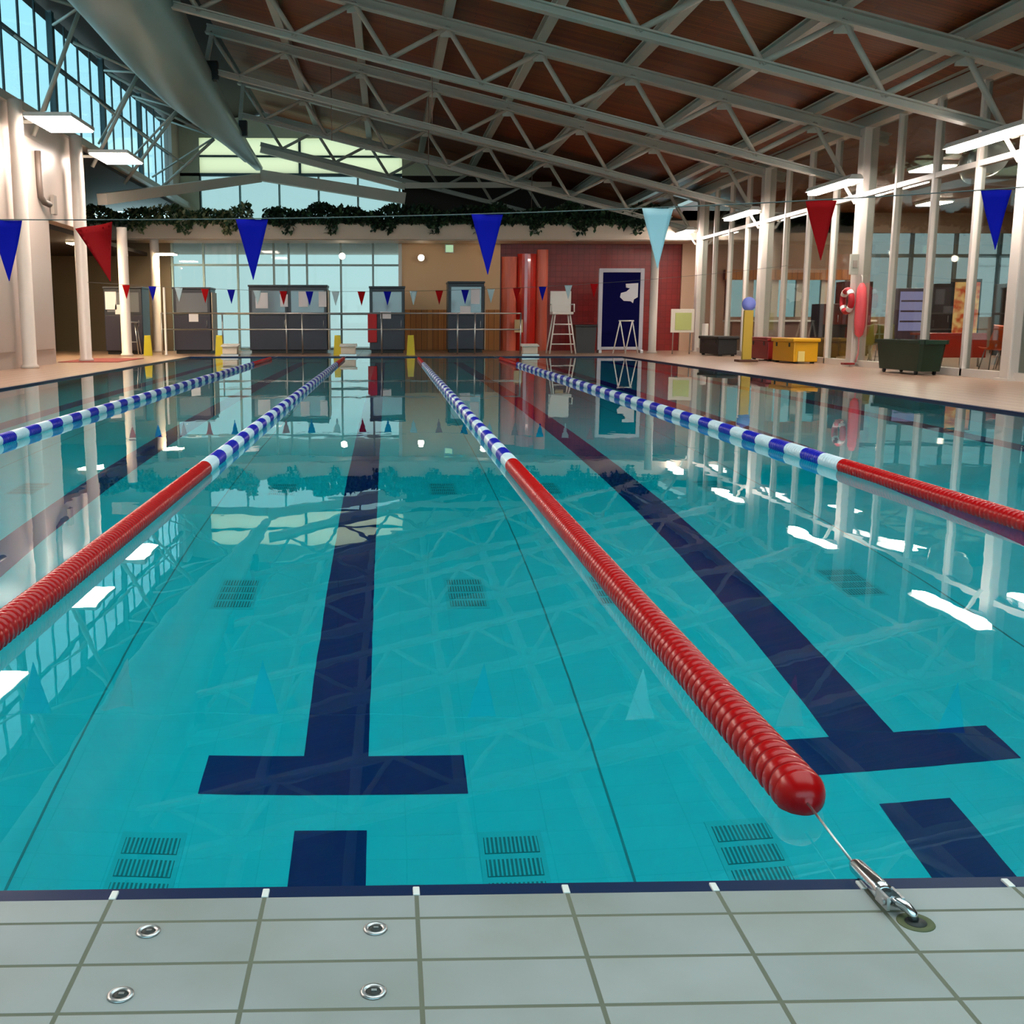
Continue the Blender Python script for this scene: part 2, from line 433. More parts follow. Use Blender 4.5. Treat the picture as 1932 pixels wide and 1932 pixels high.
# ------------------------------------------------------------------ pennant lines
P_BLUE = mat('pennant_blue', (6, 12, 150), .8, spec=.15); P_RED = mat('pennant_red', (158, 2, 6), .8, spec=.15); P_WHITE = mat('pennant_white', (176, 200, 206), .55)
PM = {'b': P_BLUE, 'r': P_RED, 'w': P_WHITE}; PN = {'b': 'blue', 'r': 'red', 'w': 'white'}
def pennant(parent, x, y, z, w, h, c, ang=0., bend=0., lean=0., tilt=0.):
    bm = bmesh.new(); nr, ncl = 8, 6; th = .0015
    def P(u, v):  # u -1..1, v 0..1 downwards
        uu = u*(1-v)*w/2; zz = -v*h - tilt*(1-u)*(1-v)*.5
        yy = bend*math.sin((u*(1-v))*2.2+.4)*w + .006*math.sin(v*5)
        q = Matrix.Rotation(ang, 3, 'Z') @ Vector((uu, yy, zz))
        return Vector((x+q.x+lean*v*h, y+q.y, z+q.z))
    layers = []
    for s in (-th, th):
        layers.append([[bm.verts.new(P(-1+2*j/ncl, i/nr*.985)+Vector((0, s, 0))) for j in range(ncl+1)] for i in range(nr+1)])
    for g, fl in ((layers[0], False), (layers[1], True)):
        for i in range(nr):
            for j in range(ncl):
                q = [g[i][j], g[i][j+1], g[i+1][j+1], g[i+1][j]]
                f = bm.faces.new(q[::-1] if fl else q); f.smooth = True
    a, b = layers
    for i in range(nr):
        bm.faces.new([a[i][0], a[i+1][0], b[i+1][0], b[i][0]]); bm.faces.new([a[i][ncl], b[i][ncl], b[i+1][ncl], a[i+1][ncl]])
    for j in range(ncl): bm.faces.new([a[0][j], b[0][j], b[0][j+1], a[0][j+1]])
    mm = MB(); mm.bm.free(); mm.bm = bm
    return mm.build('pennant', PM[c], parent, PN[c]+' triangular pennant')
YB = 7.3
zf = lambda x: 1.616+.0055*(x+2.2)**2
t = thing('pennant_line', 'near line of large blue red and white triangular pennants over the water', 'pennants', (0, YB, 1.6))
MB().path([(x, YB, zf(x)+.004) for x in [-8.05+i*.5 for i in range(38)]], .004, 6).build('cord', mat('grey_cord', (84, 88, 86), .7), t)
for x, c, an, be, le in ((-2.43, 'b', .0, .05, 0), (-1.875, 'r', .3, .34, .24), (-.868, 'b', 0, .03, 0), (.641, 'b', 0, .05, .02), (1.744, 'w', 0, .02, .03), (2.806, 'r', 0, .0, .05), (3.951, 'b', 0, .0, .06)):
    pennant(t, x, YB, zf(x), .205 if be < .3 else .235, .385, c, an, be, le, .06 if be > .3 else 0)
YG = 28.7
zg = lambda x: 1.765+.0052*(x+1.0)**2
t = thing('pennant_line', 'far line of small red blue and white pennants near the pool end', 'pennants', (0, YG, 1.8))
MB().path([(-7.6+i*.6, YG, zg(-7.6+i*.6)+.004) for i in range(31)], .005, 6).build('cord', MATS['grey_cord'], t)
for i in range(19):
    pennant(t, -6.63+.662*i, YG, zg(-6.63+.662*i), .2, .36, 'rbw'[i % 3], 0, .03, 0)

# ------------------------------------------------------------------ roof
BY = 40.0
ztop = lambda x: 7.69-.2395*x
zbot = lambda x: 6.62-.241*x
RX0, RX1 = -4.9, 13.2
off = .42
SX0, SX1, SY0, SY1 = -2.5, 8.0, .5, 11.0      # unseen roof opening, added to brighten the near water
m = MB()
for xa, xb, ya, yb in ((RX0, RX1, SY1, YF), (RX0, RX1, YN, SY0), (RX0, SX0, SY0, SY1), (SX1, RX1, SY0, SY1)):
    m.prism([(xa, ztop(xa)+off), (xb, ztop(xb)+off), (xb, ztop(xb)+off+.25), (xa, ztop(xa)+off+.25)], 'y', ya, yb)
struct(m.build('ceiling', M_ceil), 'dark timber boarded roof sloping down to the right', 'ceiling')
wn = thing('window_35', 'added unseen roof light over the near end of the pool', 'window', (SX0, SY0, 8)); wn['kind'] = 'structure'
m = MB(); m.prism([(SX0, ztop(SX0)+off+.2), (SX1, ztop(SX1)+off+.2), (SX1, ztop(SX1)+off+.22), (SX0, ztop(SX0)+off+.22)], 'y', SY0, SY1); m.build('pane', M_glassc, wn)
m = MB()
for k in range(6):
    y = SY0+(SY1-SY0)*k/5; m.bar((SX0, y, ztop(SX0)+off+.15), (SX1, y, ztop(SX1)+off+.15), .07, .1)
m.build('glazing_bar', M_white, wn)
m = MB(); m.prism([(-8.9, 8.75), (RX0, ztop(RX0)+off), (RX0, ztop(RX0)+off+.25), (-8.9, 9.0)], 'y', YN, YF)
struct(m.build('ceiling_left', M_dark), 'dark ceiling strip left of the big girder', 'ceiling')
m = MB(); m.box(RX1-.02, XR, YN, BY+.2, 4.85, 5.1)
struct(m.build('ceiling_right', M_ceil2), 'brown cafe ceiling behind the glass screen', 'ceiling')

ordn = ['first', 'second', 'third', 'fourth', 'fifth', 'sixth', 'seventh', 'eighth', 'ninth', 'tenth', 'eleventh', 'twelfth', 'thirteenth', 'fourteenth', 'fifteenth', 'sixteenth', 'seventeenth', 'eighteenth', 'nineteenth']
TY = [5.75, 12.25, 18.9, 25.4, 31.9, 38.4, 44.6]
tops = [-4.8, -2.75, -.7, 1.33, 3.36, 5.41, 7.47, 9.52]
proto = None
for i, Y in enumerate(TY):
    lab = 'pale steel lattice roof truss across the hall, %s counted from the far end' % ordn[len(TY)-1-i]
    if proto is None:
        t = thing('roof_truss', lab, 'roof truss', (0, Y, 6), 'lattice roof trusses')
        MB().ibeam((-4.9, Y, ztop(-4.9)), (11.2, Y, ztop(11.2)), .26, .24, .035).build('top_chord', M_steel, t)
        MB().ibeam((-4.9, Y, zbot(-4.9)), (10.5, Y, zbot(10.5)), .19, .15, .03).build('bottom_chord', M_steel, t)
        for k, x in enumerate(tops):
            xb = x+.74
            MB().tube((x, Y, ztop(x)-.06), (xb, Y, zbot(xb)+.04), .055, 8).build('brace', M_web, t)
            if k < len(tops)-1:
                MB().tube((xb, Y, zbot(xb)+.04), (tops[k+1], Y, ztop(tops[k+1])-.06), .055, 8).build('brace', M_web, t)
        for x in tops[1:]:
            MB().box(x-.16, x+.16, Y-.02, Y+.02, ztop(x)-.26, ztop(x)-.09).build('gusset', M_steel, t)
        proto = t
    else:
        copy_tree(proto, (0, Y-TY[0], 0), lab)
# longitudinal purlins on the truss nodes (paired with a lighter tie at bottom-chord level)
pur = [-2.75, -.7, 1.33, 3.36, 5.41, 7.47, 9.52]
for i, x in enumerate(pur):
    t = thing('roof_purlin', 'pale steel purlin running lengthwise under the roof boards, %s counted from the right' % ordn[len(pur)-1-i], 'purlin', (x, 20, ztop(x)), 'lengthwise roof purlins')
    MB().ibeam((x, YN, ztop(x)+.24), (x, 46, ztop(x)+.24), .2, .24, .03).build('beam', M_steel, t)
# eaves beam above the columns
o = MB().ibeam((10.75, YN, 5.42), (10.75, 46, 5.42), .3, .34, .04).build('eaves_beam', M_steel)
tag(o, 'pale steel eaves beam along the tops of the right columns', 'beam')
# drop rods
for x, y in ((1.05, 25.4), (1.2, 31.9), (-1.6, 31.9), (5.0, 38.0)):
    z0 = ztop(x)+.3
    o = MB().tube((x, y+1.4, z0), (x, y+1.4, z0-2.2), .012, 6).build('hanger_rod', mat('rust_rod', (130, 100, 90), .6))
    tag(o, 'thin brown hanger rod from the roof, %s the pool' % {1.05: 'middle of', 1.2: 'farther over the middle of', -1.6: 'left over', 5.0: 'over the far end of'}[x], 'rod', 'thin hanger rods')

# big tapering girder
gp = [(-2, -5.6, 8.05, 1.05), (6, -5.6, 8.1, 1.12), (14, -5.6, 8.1, 1.14), (20, -5.6, 8.05, 1.14), (26, -5.66, 7.93, 1.08), (29.5, -5.7, 7.72, .97), (33, -5.62, 7.5, .84), (36, -5.42, 7.28, .62), (38.5, -5.24, 7.14, .44), (41, -5.1, 7.02, .3), (44.5, -4.98, 6.9, .16)]
g = thing('ridge_girder', 'huge tapering grey green girder under the roof on the left', 'girder', (-5.86, 20, 7))
bm = bmesh.new(); rings = []
def gi(y):
    for a, b_ in zip(gp[:-1], gp[1:]):
        if a[0] <= y <= b_[0]:
            u = (y-a[0])/(b_[0]-a[0]); return [a[k]+(b_[k]-a[k])*u for k in range(4)]
ys = [-2+i*1.55 for i in range(31)]
for y in ys:
    _, cx, cz, r = gi(min(y, 44.5)); ring = []
    for k in range(28):
        a = 2*math.pi*k/28
        ring.append(bm.verts.new((cx+r*math.copysign(abs(math.cos(a))**.8, math.cos(a)), y, cz+.62*r*math.copysign(abs(math.sin(a))**.8, math.sin(a)))))
    rings.append(ring)
for i in range(len(rings)-1):
    for k in range(28):
        f = bm.faces.new([rings[i][k], rings[i][(k+1) % 28], rings[i+1][(k+1) % 28], rings[i+1][k]]); f.smooth = True
bm.faces.new(rings[0]); bm.faces.new(rings[-1])
mm = MB(); mm.bm.free(); mm.bm = bm; mm.build('shell', M_girder, g)
mm = MB(); mm.path([(gi(y)[1]-gi(y)[3]-.03, y, gi(y)[2]+.02) for y in ys[:-1]], .085, 8); mm.build('edge_flange', M_steel, g)
for Y in TY:
    if Y > 43: continue
    _, cx, cz, r = gi(Y)
    MB().box(cx+r*.75, cx+r+.16, Y-.14, Y+.14, cz-.05, cz+.45, .03).build('bracket', M_black, g, 'black bracket where a truss meets the girder')
    MB().bar((cx+r*.8, Y, cz+.35), (-4.75, Y, ztop(-4.75)-.1), .12, .12).build('strut', M_steel, g)

# ------------------------------------------------------------------ left side
LX = -8.1
m = MB(); m.box(LX-.35, LX, YN, 27.4, 0, 5.6); m.box(LX-.35, LX, 27.4, 30.8, 3.42, 5.6)
struct(m.build('wall_left', M_clad), 'pale clad wall along the left side', 'wall')
m = MB()
for y0 in (-7, -2.45, 2.1, 6.65, 11.2, 15.75, 20.3, 24.85):
    m.box(LX-.02, LX+.035, y0+.35, min(y0+4.1, 27.2), .35, 5.1, .02)
o = m.build('wall_left_panel', M_clad); struct(o, 'raised pale panels of the left wall', 'wall panel')
m = MB(); m.box(-12.2, -12, YN, YF, 0, 5.62); m.box(-12, LX-.35, 26.9, 27.1, 0, 5.6)
struct(m.build('wall_left_recess', mat('ochre_plaster', (206, 172, 96), .6)), 'ochre wall at the back of the left recess', 'wall')
m = MB(); m.box(-12, LX-.35, 27.1, 40, 3.3, 3.42); m.box(-12, LX-.2, 27.1, YF, 5.5, 5.62)
struct(m.build('ceiling_recess', M_dark), 'dark low ceiling of the left recess', 'ceiling')
o = MB().box(-11.9, -11.75, 27.2, 39.8, 0, 2.25).build('wall_left_dado', mat('black_dado', (20, 18, 20), .5)); struct(o, 'black lower wall in the left recess', 'wall')
# window sill beam + clerestory
o = MB().box(LX-.5, LX+.1, YN, 46.5, 5.6, 5.78).build('trim_2', M_steel); struct(o, 'ledge under the clerestory windows', 'trim')
WX = -8.55
wy = [-.4+5.05*i for i in range(10)]
for i, (a, b_) in enumerate(zip(wy[:-1], wy[1:])):
    wn = struct(thing('window_%d' % (i+1), 'clerestory window with teal mullions, bay %s from the far end' % ordn[8-i], 'window', (WX, a, 5.8)))
    wn['kind'] = 'structure'
    MB().box(WX-.01, WX+.01, a, b_, 5.78, 8.7).build('pane', M_glassl, wn)
    mm = MB(); mm.box(WX-.06, WX+.09, a-.11, a+.11, 5.78, 8.75)
    mm.build('post', M_frame, wn)
    mm = MB()
    for k in (1, 2, 3):
        y = a+(b_-a)*k/4; mm.box(WX-.02, WX+.02, y-.045, y+.045, 5.78, 8.7)
    for z in (7.5,):
        mm.box(WX-.05, WX+.05, a, b_, z-.04, z+.04)
    mm.build('mullion', M_frame, wn)
m = MB(); m.box(WX-.1, WX+.1, YN, wy[0], 5.7, 8.75); m.box(WX-.15, WX+.15, wy[-1], YF, 5.7, 8.75)
struct(m.build('wall_left_upper', M_clad), 'upper left wall beyond the clerestory', 'wall')

LC = [15.4, 19.95, 24.5, 29.05, 33.6, 38.15]
lcn = ['nearest one out by the camera', 'beside the pale wall out at the left edge', 'tall pale column on the left beside the blue pennant', 'pale column behind the twisted red pennant', 'pale column right of the twisted red pennant', 'pale column at the left edge of the big window']
for i, (y, s_) in enumerate(zip(LC, lcn)):
    zt = 5.6 if y < 31 else 3.75
    o = MB().lathe([(.19, 0), (.19, .06), (.15, .09), (.15, zt-.1), (.15, zt)], (LX+.28, y, 0), n=20).build('column', M_col)
    struct(o, s_ if 'column' in s_ else 'round pale column, '+s_, 'column')
# left braces from the wall head up to the girder
for i, y in enumerate([17.1, 21.65, 26.25, 31.3, 34.95, 38.7]):
    _, cx, cz, r = gi(y)
    t = thing('girder_brace', 'thin pale braces from the left wall to the girder, %s bay from the far end' % ordn[5-i], 'brace', (LX, y, 5.6), 'thin braces by the clerestory')
    e0 = (LX+.1, y, 5.15); fx = cx-r-.18; e1 = (fx, y+.3, cz-.03); up = (WX+.2, y, 8.35)
    MB().tube(e0, e1, .05, 8).build('strut', M_steel, t)
    MB().tube(up, (fx, y+.3, cz+.06), .045, 8).build('strut', M_steel, t)
    MB().tube((WX+.2, y+2.2, 6.1), (fx, y+.3, cz+.02), .035, 8).build('strut', M_steel, t)
    MB().tube((WX+.25, y, 7.3), (LX+.1+(fx-LX-.1)*.55, y+.17, 5.15+(cz-.03-5.15)*.55), .03, 8).build('strut', M_steel, t)
    MB().tube((fx, y+.3, cz+.05), (WX+.25, y+3.1, 8.3), .035, 8).build('strut', M_steel, t)
# ceiling level lattice left
# pipes on the wall
for y, s_ in ((26.5, 'on the pale wall above the twisted red pennant'), (21.95, 'on the pale wall nearer the camera')):
    o = MB().path([(LX+.1, y, 4.86), (LX+.1, y, 4.1), (LX+.1, y+.05, 3.85), (LX+.13, y+.2, 3.74), (LX+.16, y+.5, 3.72)], .07, 10).build('wall_pipe', mat('brown_pipe', (96, 84, 76), .5))
    tag(o, 'dark J-shaped pipe '+s_, 'pipe', 'J-shaped wall pipes')
o = MB().box(LX+.03, LX+.12, 27.5, 27.75, 3.55, 4.0, .01).build('wall_box', mat('grey_box', (150, 140, 130), .5)); tag(o, 'small grey box on the pale wall beneath the J-shaped pipe', 'box')
o = MB().box(LX+.03, LX+.12, 25.0, 25.2, 3.75, 4.0, .01).build('wall_sensor', MATS['grey_box']); tag(o, 'small grey sensor on the pale wall near the left edge', 'sensor')
# left light panels; those outside the view are added to brighten the hall
for y, s_ in ((6.0, 'added unseen beside the camera'), (12.2, 'added unseen, next before the left edge'), (18.5, 'nearest the camera at the left edge'), (25.0, 'above the blue pennant on the left'), (30.0, 'right above the dark recess')):
    t = thing('hanging_light_panel', 'bright white light panel by the left wall, '+s_, 'light', (-7.05, y, 5.2), 'bright light panels on the left')
    x0 = -7.5
    MB().box(x0, x0+.93, y-.9, y+.9, 5.17, 5.2).build('diffuser', M_lampw, t)
    MB().box(x0-.03, x0+.96, y-.93, y+.93, 5.2, 5.28).build('housing', M_white, t)
    MB().bar((LX, y, 5.24), (x0, y, 5.24), .08, .06).build('arm', M_steel, t)

# ------------------------------------------------------------------ right screen
RX = 10.72
CY_ = [5.7, 12.23, 18.75, 25.27, 31.8, 38.32]
cn = ['behind the frame', 'beyond the right edge', 'tall pale column at the right edge of the view', 'tall pale column with the red rescue tube', 'tall pale column left of the red pennant', 'pale column right of the white pennant']
for y, s_ in zip(CY_, cn):
    mm = MB(); mm.box(RX-.17, RX+.17, y-.15, y+.15, .03, 5.25, .03); mm.box(RX-.22, RX+.22, y-.22, y+.22, 0, .04)
    o = mm.build('column', M_col); struct(o, s_ if 'column' in s_ else 'tall pale column '+s_, 'column')
for i, (a, b_) in enumerate(zip(CY_[:-1], CY_[1:])):
    wn = thing('window_%d' % (20+i), 'tall glass screen bay with pale mullions, %s from the far end' % ordn[4-i], 'window', (RX, a, 0)); wn['kind'] = 'structure'
    MB().box(RX-.008, RX+.008, a+.15, b_-.15, .12, 5.2).build('pane', M_glassr, wn)
    for k in (1, 2, 3):
        y = a+(b_-a)*k/4
        MB().box(RX-.08, RX+.07, y-.05, y+.05, .0, 5.25, .012).build('mullion', M_col, wn)
    MB().box(RX-.07, RX+.07, a+.15, b_-.15, 3.76, 3.86).build('transom', M_col, wn)
    MB().box(RX-.08, RX+.08, a+.15, b_-.15, 0, .14).build('sill', M_col, wn)
# tube lights on the columns
for y, s_ in zip(CY_[1:], ('beyond the right edge', 'largest and nearest at the right edge', 'above the red pennant', 'left of the red pennant', 'farthest, beside the white pennant')):
    t = thing('tube_light', 'long bright tube light on the right columns, '+s_, 'light', (10.1, y-.1, 4.0), 'tube lights on the right columns')
    x0 = 9.98
    MB().box(x0-.12, x0+.12, y-1.15, y+1.25, 3.93, 4.0, .02).build('diffuser', M_lamp, t)
    mm = MB(); mm.prism([(x0-.17, 4.0), (x0+.17, 4.0), (x0+.1, 4.1), (x0-.1, 4.1)], 'y', y-1.2, y+1.3); mm.build('housing', M_white, t)
    MB().bar((x0, y, 4.07), (RX-.18, y, 4.07), .1, .08).build('arm', M_steel, t)
    MB().bar((x0+.2, y, 4.07), (RX-.23, y, 3.62), .06, .05).build('stay', M_steel, t)

# ------------------------------------------------------------------ back wall, ground floor
BY = 40.0
m = MB(); m.box(.44, 4.0, BY, BY+.25, 0, 3.75)
struct(m.build('wall_back', mat('tan_plaster', (228, 190, 146), .55, noise=.05, nscale=1)), 'tan plaster wall behind the far deck', 'wall')
m = MB(); m.box(.5, 4.0, BY-.06, BY, .02, 1.45, .01)
struct(m.build('wall_back_wainscot', M_wood), 'orange timber wainscot on the tan wall', 'wall panel')
m = MB(); m.box(4.0, 10.5, BY+.1, BY+.3, 0, 3.75)
struct(m.build('wall_back_red', M_redtile), 'red tiled wall behind the far deck', 'wall')
M_redg = mat('bright_red_gloss', (216, 40, 30), .15, coat=.5)
M_coral = mat('coral_panel', (232, 112, 84), .35)
for xa, xb, mt_, h_, s_ in ((4.05, 4.62, M_coral, 3.3, 'left'), (4.62, 5.3, M_redg, 3.4, 'middle'), (5.3, 5.72, M_coral, 3.55, 'right')):
    cx = (xa+xb)/2; r = (xb-xa)/2
    o = MB().prism([(cx+r*math.cos(math.pi*k/10), BY+.1-.5*math.sin(math.pi*k/10)*r/.34*.5) for k in range(11)], 'z', 0, h_).build('wall_red_curve', mt_)
    struct(o, 'curved %s panel of the red wall, %s of three' % ('coral' if mt_ is M_coral else 'glossy red', s_), 'wall panel')
m = MB(); m.box(10.5, XR, BY, BY+.2, 0, 1.2); m.box(10.5, 17.2, BY, BY+.2, 2.55, 4.9); m.box(10.5, 12.2, BY, BY+.2, 1.2, 2.55)
m.box(10.5, XR, BY, BY+.2, 4.15, 4.9)
struct(m.build('wall_back_cafe', mat('cafe_plaster', (170, 140, 116), .6)), 'brown wall at the back of the cafe', 'wall')
o = MB().box(12.0, 16.6, BY-.25, BY, 2.5, 2.85).build('trim_3', M_wood); struct(o, 'timber fascia over the cafe counter', 'trim')
wn = thing('window_30', 'blue tinted cafe window band at the back right', 'window', (17, BY, 1.2)); wn['kind'] = 'structure'
MB().box(17.2, XR, BY+.08, BY+.1, 1.2, 4.15).build('pane', glass_pane('cafe_glass', (176, 168, 166), .04), wn)
mm = MB()
for x in (17.2, 18.8, 20.4, 22.0, 23.6): mm.box(x-.05, x+.05, BY, BY+.16, 1.2, 4.15)
mm.box(17.2, XR, BY, BY+.16, 3.3, 3.42); mm.build('mullion', M_frame, wn)
wn = thing('window_31', 'pale cafe window under the timber fascia', 'window', (14, BY, 1.2)); wn['kind'] = 'structure'
MB().box(12.2, 17.2, BY+.08, BY+.1, 1.2, 2.55).build('pane', M_glass, wn)
mm = MB()
for x in (12.2, 13.0, 13.9, 14.8, 15.7, 16.6): mm.box(x-.12, x+.12, BY, BY+.16, 1.2, 2.55)
mm.build('mullion', M_cream, wn)
m = MB(); m.box(XR, XR+.2, YN, BY+.2, 0, 5)
struct(m.build('wall_right', mat('cafe_wall', (120, 100, 88), .6)), 'outer wall of the cafe behind the glass screen', 'wall')
# big window
wn = thing('window_32', 'huge bright gridded window behind the far deck', 'window', (-3.6, BY, 0)); wn['kind'] = 'structure'
MB().box(-7.65, .44, BY+.1, BY+.12, 0, 3.9).build('pane', M_glass, wn)
mm = MB()
for x in (-7.6, -6.5, -5.3, -4.03, -3.5, -2.86, -1.66, -.52, .42): mm.box(x-.035, x+.035, BY, BY+.14, 0, 3.9)
for z in (.06, 1.3, 3.0, 3.86): mm.box(-7.65, .44, BY+.02, BY+.12, z-.035, z+.035)
mm.build('mullion', mat('pale_mullion', (150, 176, 178), .5), wn)
o = MB().box(.38, .5, BY-.08, BY+.2, 0, 3.75).build('trim_4', M_white); struct(o, 'white jamb at the right of the big window', 'trim')
m = MB(); m.box(-12, -7.65, BY, BY+.2, 0, 3.75)
struct(m.build('wall_back_left', mat('umber_wall', (92, 80, 62), .6)), 'brown wall left of the big window', 'wall')

# balcony planter with foliage
UY = 46.6
m = MB(); m.box(-12, 10.55, 38.42, 38.55, 3.78, 4.42); m.box(-12, 10.55, 38.55, UY, 3.75, 3.9)
o = m.build('balcony', M_fascia); struct(o, 'cream balcony planter front across the far end', 'balcony')
o = MB().box(-12, 10.55, 38.55, 40.2, 3.9, 4.3).build('planter_soil', mat('soil', (40, 30, 22), .9)); struct(o, 'dark planting bed behind the balcony front', 'planter')
def leaves(name, x0, x1, n, cols, label, hi, drop):
    bm = bmesh.new(); rnd = random.Random(hash(name) % 1000 if False else len(name)*7+n)
    for i in range(n):
        c = rnd.random()
        x = rnd.uniform(x0, x1); lump = .5+.5*math.sin(x*2.3)+.35*math.sin(x*5.1+1)
        if rnd.random() < .33:
            z = 4.42-abs(rnd.gauss(0, drop))*(.35+max(0, math.sin(x*3.7+2)+.5*math.sin(x*9))); y = 38.4-rnd.uniform(0, .12)
            z = max(z, 3.97)
        else:
            z = 4.4+rnd.random()**.8*hi*(.55+.35*lump); y = rnd.uniform(38.35, 39.3)
        s = rnd.uniform(.06, .14)
        R = Matrix.Rotation(rnd.uniform(0, 6.28), 3, 'Z') @ Matrix.Rotation(rnd.uniform(-1.2, 1.2), 3, 'X')
        pts = [(0, -1, 0), (.5, -.2, .12), (.42, .4, .1), (0, 1, -.1), (-.42, .4, .1), (-.5, -.2, .12)]
        vs = [bm.verts.new(Vector((x, y, z))+R @ (Vector(p)*s)) for p in pts]
        f = bm.faces.new(vs); f.material_index = 0 if c < .6 else 1
    mm = MB(); mm.bm.free(); mm.bm = bm
    o = mm.build(name, cols); tag(o, label, 'plants', kind='stuff'); return o
Lf1 = mat('leaf_dark', (26, 48, 34), .5); Lf2 = mat('leaf_mid', (58, 86, 56), .5); Lf3 = mat('leaf_pale', (150, 156, 116), .5)
leaves('foliage', -4.2, 9.55, 9500, [Lf1, Lf2], 'dark trailing plants along the balcony planter', .62, .16)
leaves('trailing_foliage', -10.3, -4.6, 3200, [Lf2, Lf3], 'paler trailing plants at the left end of the balcony planter', .55, .2)

# upper level behind the balcony
UY = 46.6
m = MB(); m.box(-8.9, 10.7, UY, UY+.2, 8.35, 9.2); m.box(.6, 10.7, UY, UY+.2, 6.9, 8.35); m.box(-8.9, -7.6, UY, UY+.2, 3.8, 8.35)
struct(m.build('wall_back_upper', mat('pale_green_plaster', (222, 224, 200), .6)), 'pale cream gable wall above the balcony', 'wall')
m = MB(); m.box(.6, 13.2, UY, UY+.2, 3.8, 6.9)
struct(m.build('wall_back_dark', M_dark), 'dark wall behind the balcony on the right', 'wall')
fm = bpy.data.materials.new('frosted_panel'); fm.use_nodes = True
nt = fm.node_tree; nt.nodes.clear(); tr = nt.nodes.new('ShaderNodeBsdfTranslucent'); tr.inputs[0].default_value = (*lin((186, 166, 132)), 1)
df = nt.nodes.new('ShaderNodeBsdfDiffuse'); df.inputs[0].default_value = (*lin((200, 202, 180)), 1); ms = nt.nodes.new('ShaderNodeMixShader'); ms.inputs[0].default_value = .35
nt.links.new(tr.outputs[0], ms.inputs[1]); nt.links.new(df.outputs[0], ms.inputs[2]); oo = nt.nodes.new('ShaderNodeOutputMaterial'); nt.links.new(ms.outputs[0], oo.inputs[0])
wn = thing('window_36', 'frosted cream gable glazing above the bright upper window', 'window', (-4, UY, 7)); wn['kind'] = 'structure'
v_ = MB(); q_ = [v_.bm.verts.new(p) for p in ((-7.6, UY+.05, 6.95), (.6, UY+.05, 6.95), (.6, UY+.05, 8.35), (-7.6, UY+.05, 8.35))]; v_.bm.faces.new(q_); v_.build('pane', fm, wn)
m = MB(); m.box(-8.9, .6, UY, UY+.2, 6.86, 6.98); m.box(-3.6, -3.5, UY, UY+.12, 6.95, 8.35); m.box(-7.6, .6, UY, UY+.1, 7.6, 7.68); m.build('mullion', M_frame, wn)
wn = thing('window_33', 'bright upper window above the balcony plants', 'window', (-4, UY, 4)); wn['kind'] = 'structure'
MB().box(-7.6, .6, UY+.05, UY+.07, 3.8, 6.9).build('pane', M_glass, wn)
mm = MB()
for x in (-7.6, -6, -4.4, -2.8, -1.2, .5): mm.box(x-.04, x+.04, UY, UY+.12, 3.8, 6.9)
mm.build('mullion', MATS['pale_mullion'], wn)
for a, b_, s_, w_ in (((-8.35, 33.6, 4.55), (-5.0, 44.3, 6.5), 'rising from the left wall to the girder end', .32), ((-4.9, 44.3, 6.6), (.7, 44.3, 5.75), 'sloping down to the right from the girder end', .4), ((-4.9, 44.6, 7.6), (.7, 44.8, 6.25), 'upper one sloping right above the bright window', .22), ((.7, 44.4, 6.25), (6.4, 44.4, 6.3), 'level above the dark plants', .2)):
    o = MB().bar(a, b_, w_, w_).build('gable_beam', M_cream); tag(o, 'pale gable beam '+s_, 'beam', 'pale gable beams')
# wall behind the camera; its window is added to daylight the near deck
m = MB(); m.box(-12.2, XR+.2, YN-.2, YN, 0, 1.0); m.box(-12.2, XR, YN-.2, YN, 6.3, 9.4); m.box(11, XR, YN-.2, YN, 1, 6.3); m.box(-12.2, -8, YN-.2, YN, 1, 6.3)
struct(m.build('wall_front', M_clad), 'wall behind the near deck', 'wall')
wn = thing('window_34', 'added unseen tall window behind the near deck', 'window', (0, YN, 1)); wn['kind'] = 'structure'
MB().box(-8, 11, YN-.1, YN-.08, 1, 6.3).build('pane', M_glassc, wn)
mm = MB()
for k in range(9): mm.box(-8+k*2.375-.05, -8+k*2.375+.05, YN-.15, YN-.03, 1, 6.3)
mm.box(-8, 11, YN-.15, YN-.03, 3.6, 3.7); mm.build('mullion', M_white, wn)

